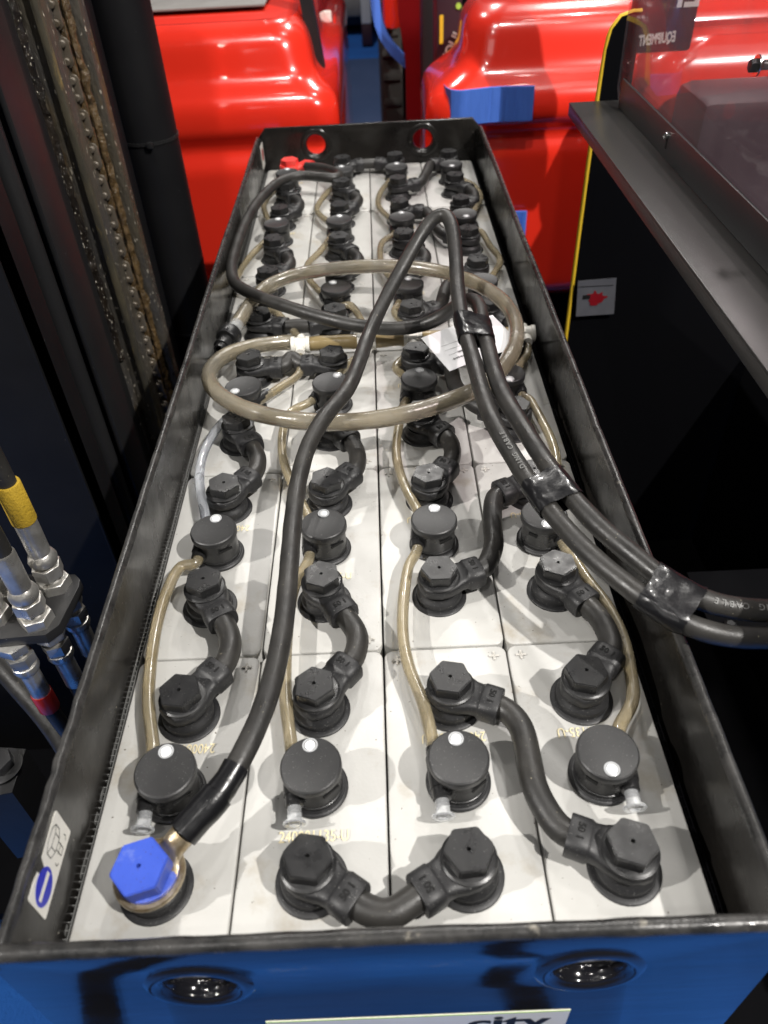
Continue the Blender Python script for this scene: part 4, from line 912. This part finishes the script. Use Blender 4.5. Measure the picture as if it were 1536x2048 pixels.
link('rear_pillar', sweep([Vector((pp[0][0] + .5, -.36, pp[0][2] - FZ + .25)), Vector((pp[0][0] + .5, -.37, pp[0][2] - FZ)), Vector((pp[1][0] + .495, -.38, pp[1][2] - FZ)), Vector((pp[1][0] + .50, -.38, pp[1][2] - FZ - .3))], lambda i, t: [(-.012, -.02), (.012, -.02), (.012, .02), (-.012, .02)], 'blackpaint', 'rear_pillar'), tl)
r2 = [(-0.1209, 2.1, 0.0516), (-0.0716, 2.1, 0.0494), (-0.0667, 2.1, -0.1798)]
fr = thing('red_side_plate', 'narrow upright red plate between the left forklift and the aisle', 'plate', (r2[0][0], 2.1, FZ))
link('plate', box('plate', (-.05, 0, .02), (r2[1][0] - r2[0][0], .25, r2[0][2] - FZ), 'truck', bev=.008, link_=False), fr)
link('rubber_edge', box('rubber_edge', (r2[1][0] - r2[0][0] + .001, 0, .02), (r2[1][0] - r2[0][0] + .012, .06, r2[0][2] - FZ - .16), 'black', bev=.003, link_=False), fr)
link('white_clip', box('white_clip', (.0, -.012, -.03), (.035, -.002, .045), 'white', bev=.003, link_=False), fr, (.005, 0, r2[0][2] - FZ - .02))
tr = thing('red_forklift', 'glossy red forklift body behind the tray on the right', 'forklift', (.6, 2.0, FZ))
kr = [(-.40, .06, 1.6, 1.50, 1.72, .04), (-.37, .08, 1.6, 1.46, 1.72, .05), (-.090, .112, 1.6, 1.462, 1.72, .05), (-.072, .110, 1.6, 1.462, 1.72, .05), (-.055, .112, 1.6, 1.478, 1.72, .05), (-.040, .112, 1.6, 1.478, 1.72, .05), (-.022, .110, 1.6, 1.45, 1.72, .05),
      (.010, .114, 1.6, 1.45, 1.72, .05), (.036, .125, 1.6, 1.46, 1.72, .05), (.055, .170, 1.6, 1.488, 1.72, .05), (.075, .184, 1.6, 1.495, 1.72, .06), (.125, .190, 1.6, 1.512, 1.72, .06), (.146, .200, 1.6, 1.53, 1.72, .06), (.158, .215, 1.6, 1.56, 1.72, .06), (.162, .24, 1.6, 1.59, 1.72, .06)]
zr = [i * .0065 - .40 for i in range(87)]
loft('body_panel', off(interp(kr, zr), tr.location), 'truck', tr)
link('lower_body', box('lower_body', (-.45, -.40, .10), (.9, .5, .345), 'void', bev=.01, link_=False), tr)
fo = thing('foam_block', 'blue ribbed foam strip wrapped round the right red forklift', 'foam padding', (.16, 1.44, 0))
fz = [(0.1582, 1.447, 0.0432), (0.3088, 1.447, 0.0394), (0.3098, 1.447, -0.0152)]
def foam(name, x0, x1, y, za, zb, parent, off3):
    vs = []; fs = []; n = 40
    pth = [(x0 - .012 + .0, y + .05), (x0 - .010, y + .03), (x0 - .002, y + .01), (x0 + .012, y + .001)] + [(x0 + .012 + (x1 - x0 - .012) * i / n, y + (.0012 if i in (17, 22, 25, 31) else 0)) for i in range(1, n + 1)]
    for lay in (0, .006):
        for z in (za, zb):
            for (x, yy) in pth: vs.append((x - off3[0], yy + lay - .006 - off3[1], z + (.004 * mnoise.noise(Vector((x * 9, z * 5, 0)))) - off3[2]))
    k = len(pth)
    for i in range(k - 1):
        fs += [(i, i + 1, k + i + 1, k + i), (2 * k + i, 3 * k + i, 3 * k + i + 1, 2 * k + i + 1), (k + i, k + i + 1, 3 * k + i + 1, 3 * k + i), (i, 2 * k + i, 2 * k + i + 1, i + 1)]
    fs += [(0, k, 3 * k, 2 * k), (k - 1, 3 * k - 1, 4 * k - 1, 2 * k - 1)]
    return link(name, data(name, vs, fs, 'foam', True, 25), parent)
foam('foam', fz[0][0], fz[1][0], 1.445, fz[2][2], fz[0][2], fo, fo.location)
fo2 = thing('foam_block', 'short blue foam strip low on the right red forklift', 'foam padding', (.25, 1.45, -.2))
fz2 = [(0.2753, 1.45, -0.1902), (0.3143, 1.45, -0.1922), (0.3151, 1.45, -0.2402)]
foam('foam', fz2[0][0], fz2[1][0], 1.450, fz2[2][2], fz2[0][2], fo2, fo2.location)
# mast column with lettering between the trucks
mc = thing('dark_mast_column', 'dark plum column with a yellow strip and white lettering', 'forklift mast', (.17, 1.80, FZ))
mq = [(0.1535, 1.8, 0.13), (0.2095, 1.8, 0.1275), (0.2124, 1.8, 0.0157), (0.1682, 1.8, 0.0177)]
link('column', box('column', (mq[0][0] - .17, 0, .02), (mq[1][0] - .17, .10, 1.4), 'purple', bev=.006, link_=False), mc)
ys = [(0.1662, 1.798, 0.1028), (0.1612, 1.798, 0.0492)]
link('yellow_strip', box('yellow_strip', (ys[1][0] - .17, -.0035, ys[1][2] - FZ), (ys[1][0] - .17 + .008, -.001, ys[0][2] - FZ), 'yellowedge', link_=False), mc, (0, -.0, 0))
lw = [(0.1853, 1.798, 0.0414)][0]
q = link('lettering', textmesh('EQUI', .026, 'white', .0004, .0006), mc, (lw[0] - .17 + .002, -.002, lw[2] - FZ), (PI / 2, math.radians(-62), 0))
gd = [(0.2011, 1.798, 0.1174)][0]
link('green_mark', lathe([(.006, 0), (.006, .002), (0, .002)], 16, 'green', 'green_mark'), mc, (gd[0] - .17, -.001, gd[2] - FZ), (PI / 2, 0, 0))
# aisle: far forklift with tyre
ff = thing('far_forklift', 'red forklift with a big tyre standing further down the aisle', 'forklift', (.12, 2.6, FZ))
tw = [(0.0394, 2.4, -0.0989), (0.103, 2.4, -0.1019)]
tyx = (tw[0][0] + tw[1][0]) / 2; tyw = .13
def tyre():
    pr = [(.19, -tyw / 2), (.35, -tyw / 2), (.372, -tyw / 2 + .012), (.378, -tyw / 4), (.380, 0), (.378, tyw / 4), (.372, tyw / 2 - .012), (.35, tyw / 2), (.19, tyw / 2)]
    return lathe(pr, 64, 'tyre', 'tyre', 40)
wy = 2.78
wh = link('wheel', tyre(), ff, (tw[0][0] + tyw / 2 - .12, wy - 2.6, .382), (0, PI / 2, 0))
lug = box('tread_block', (-.026, -.010, 0), (.026, .010, .016), 'tyre', bev=.003, link_=False)
for i in range(36):
    a = 2 * PI * i / 36
    for s in (-1, 1):
        o = link('tread_block', lug, wh, (.376 * math.cos(a + s * .05), .376 * math.sin(a + s * .05), s * .034)); o.rotation_euler = Vector((math.cos(a + s * .05), math.sin(a + s * .05), 0)).to_track_quat('Z', 'X').to_euler()
fz_ = [(0.0501, 2.4, 0.0467), (0.1067, 2.4, 0.0441), (0.1044, 2.4, -0.0456)]
link('fender', box('fender', (fz_[0][0] - .12, -.22, fz_[2][2] - FZ + .02), (fz_[1][0] - .12 + .0, .5, 1.2), 'truck', bev=.02, link_=False), ff)
rz_ = [(0.1163, 2.2, 0.0405), (0.1476, 2.2, -0.0631), (0.1282, 2.2, -0.2034)]
link('side_body', sweep([Vector((rz_[0][0] - .12 - .002, -.38, rz_[0][2] - FZ + .15)), Vector((rz_[0][0] - .12, -.38, rz_[0][2] - FZ)), Vector((rz_[1][0] - .135, -.38, rz_[1][2] - FZ)), Vector((rz_[2][0] - .12 + .004, -.38, rz_[2][2] - FZ)), Vector((rz_[2][0] - .12 - .01, -.38, rz_[2][2] - FZ - .3))], lambda i, t: [(-.013, -.03), (.013, -.03), (.013, .03), (-.013, .03)], 'darkred', 'side_body'), ff)
cb_ = [(0.1381, 2.0, 0.1014), (0.1707, 2.0, 0.0999)]
link('black_column', box('black_column', (cb_[0][0] - .12, -.55, .02), (cb_[1][0] - .10, -.45, 1.4), 'blackpaint', bev=.005, link_=False), ff)
cb2 = [(0.0999, 2.3, -0.057), (0.1165, 2.3, -0.0578)]
link('inner_column', box('inner_column', (cb2[0][0] - .12, -.30, .02), (cb2[1][0] - .10, -.2, 1.4), 'void', bev=.005, link_=False), ff)
link('dark_body', box('dark_body', (.05, -.05, .05), (.5, .4, 1.3), 'void', bev=.02, link_=False), ff)
fc = [(0.0283, 2.25, 0.0697), (0.035, 2.25, 0.0193), (0.057, 2.25, -0.0277), (0.0962, 2.25, -0.0685)]
fb = sweep(smoothpath([Vector((fc[0][0] - .004, 0, fc[0][2] + .12))] + [Vector((p[0], 0, p[2])) for p in fc] + [Vector((fc[3][0] + .03, 0.02, fc[3][2] - .03))], .01), lambda i, t: [(-.016, -.012), (.016, -.012), (.016, .012), (-.016, .012)], 'foam', 'foam_strip')
o = link('foam_strip', fb, None, (0, 2.25, 0)); tag(o, 'curved blue foam strip above the big tyre', 'foam padding')
wp = [(-0.0426, 6.0, -0.563), (0.0249, 6.0, -0.5661), (-0.0013, 6.0, -0.6113)]
po = thing('white_post', 'slim white post standing in the aisle', 'post', ((wp[0][0] + wp[1][0]) / 2, 6.0, FZ))
pw2 = (wp[1][0] - wp[0][0]) / 2
link('shaft', box('shaft', (-pw2, -pw2, wp[2][2] - FZ), (pw2, pw2, 1.6), 'white', bev=.008, link_=False), po)
link('foot', box('foot', (-pw2 * 1.05, -pw2, .009), (pw2 * 1.05, pw2, wp[2][2] - FZ - .001), 'purple', bev=.008, link_=False), po)
fbk = thing('far_cabinet', 'dark machine body at the far end of the aisle', 'machine', (-.2, 6.4, FZ))
link('body', box('body', (-1.5, 0, .05), (.6, .8, 1.2), 'blackpaint', bev=.05, link_=False), fbk)
link('bumper', box('bumper', (-1.5, -.06, .12), (.6, -.002, .24), 'deck', bev=.02, link_=False), fbk)
# solid stand-in behind the acrylic for a reflection on its surface
rm = thing('reflected_machine', 'modelled reflection in the acrylic screen: red machine and dark post', 'forklift', (.7, 1.35, FZ))
km = [(-.60, .55, 1.5, 1.25, 1.40, .05), (-.02, .47, 1.5, 1.25, 1.40, .05), (.05, .44, 1.5, 1.24, 1.40, .06), (.10, .45, 1.5, 1.25, 1.40, .06), (.135, .50, 1.5, 1.27, 1.40, .055), (.15, .56, 1.5, 1.31, 1.40, .04)]
loft('body_panel', off(interp(km, [i * .01 - .60 for i in range(75)]), rm.location), 'truck', rm)
mp_ = [(0.4007, 1.2, 0.169), (0.4933, 1.2, 0.1648), (0.4916, 1.2, 0.1386), (0.4387, 1.2, 0.1576)]
link('mirrored_post', box('mirrored_post', (mp_[0][0] - .7, -.16, mp_[2][2] - FZ + .0), (mp_[1][0] - .7, -.13, 1.35), 'purple', bev=.006, link_=False), rm)
q = link('lettering', textmesh('EQUIPMENT', .019, 'white', .0003, .0006), rm, (mp_[3][0] - .7, -.1615, mp_[3][2] - FZ), (PI / 2, 0, 0)); q.scale = (-.52, 1, 1); q.rotation_euler = (PI / 2, math.radians(-4), 0)
q = link('lettering', textmesh('EP', .050, 'white', .0003, .001), rm, (mp_[3][0] - .7 + .03, -.1615, mp_[3][2] - FZ + .055), (PI / 2, 0, 0)); q.scale = (-1, 1, 1)
db = [(0.4917, 1.1, 0.0942), (0.6358, 1.1, 0.0873), (0.5255, 1.1, -0.0676)]
link('dark_case', box('dark_case', (db[0][0] - .7, -.26, -.0 + FZ - FZ + .3), (db[0][0] - .7 + .5, -.12, db[0][2] - FZ), 'purple', bev=.02, link_=False), rm)
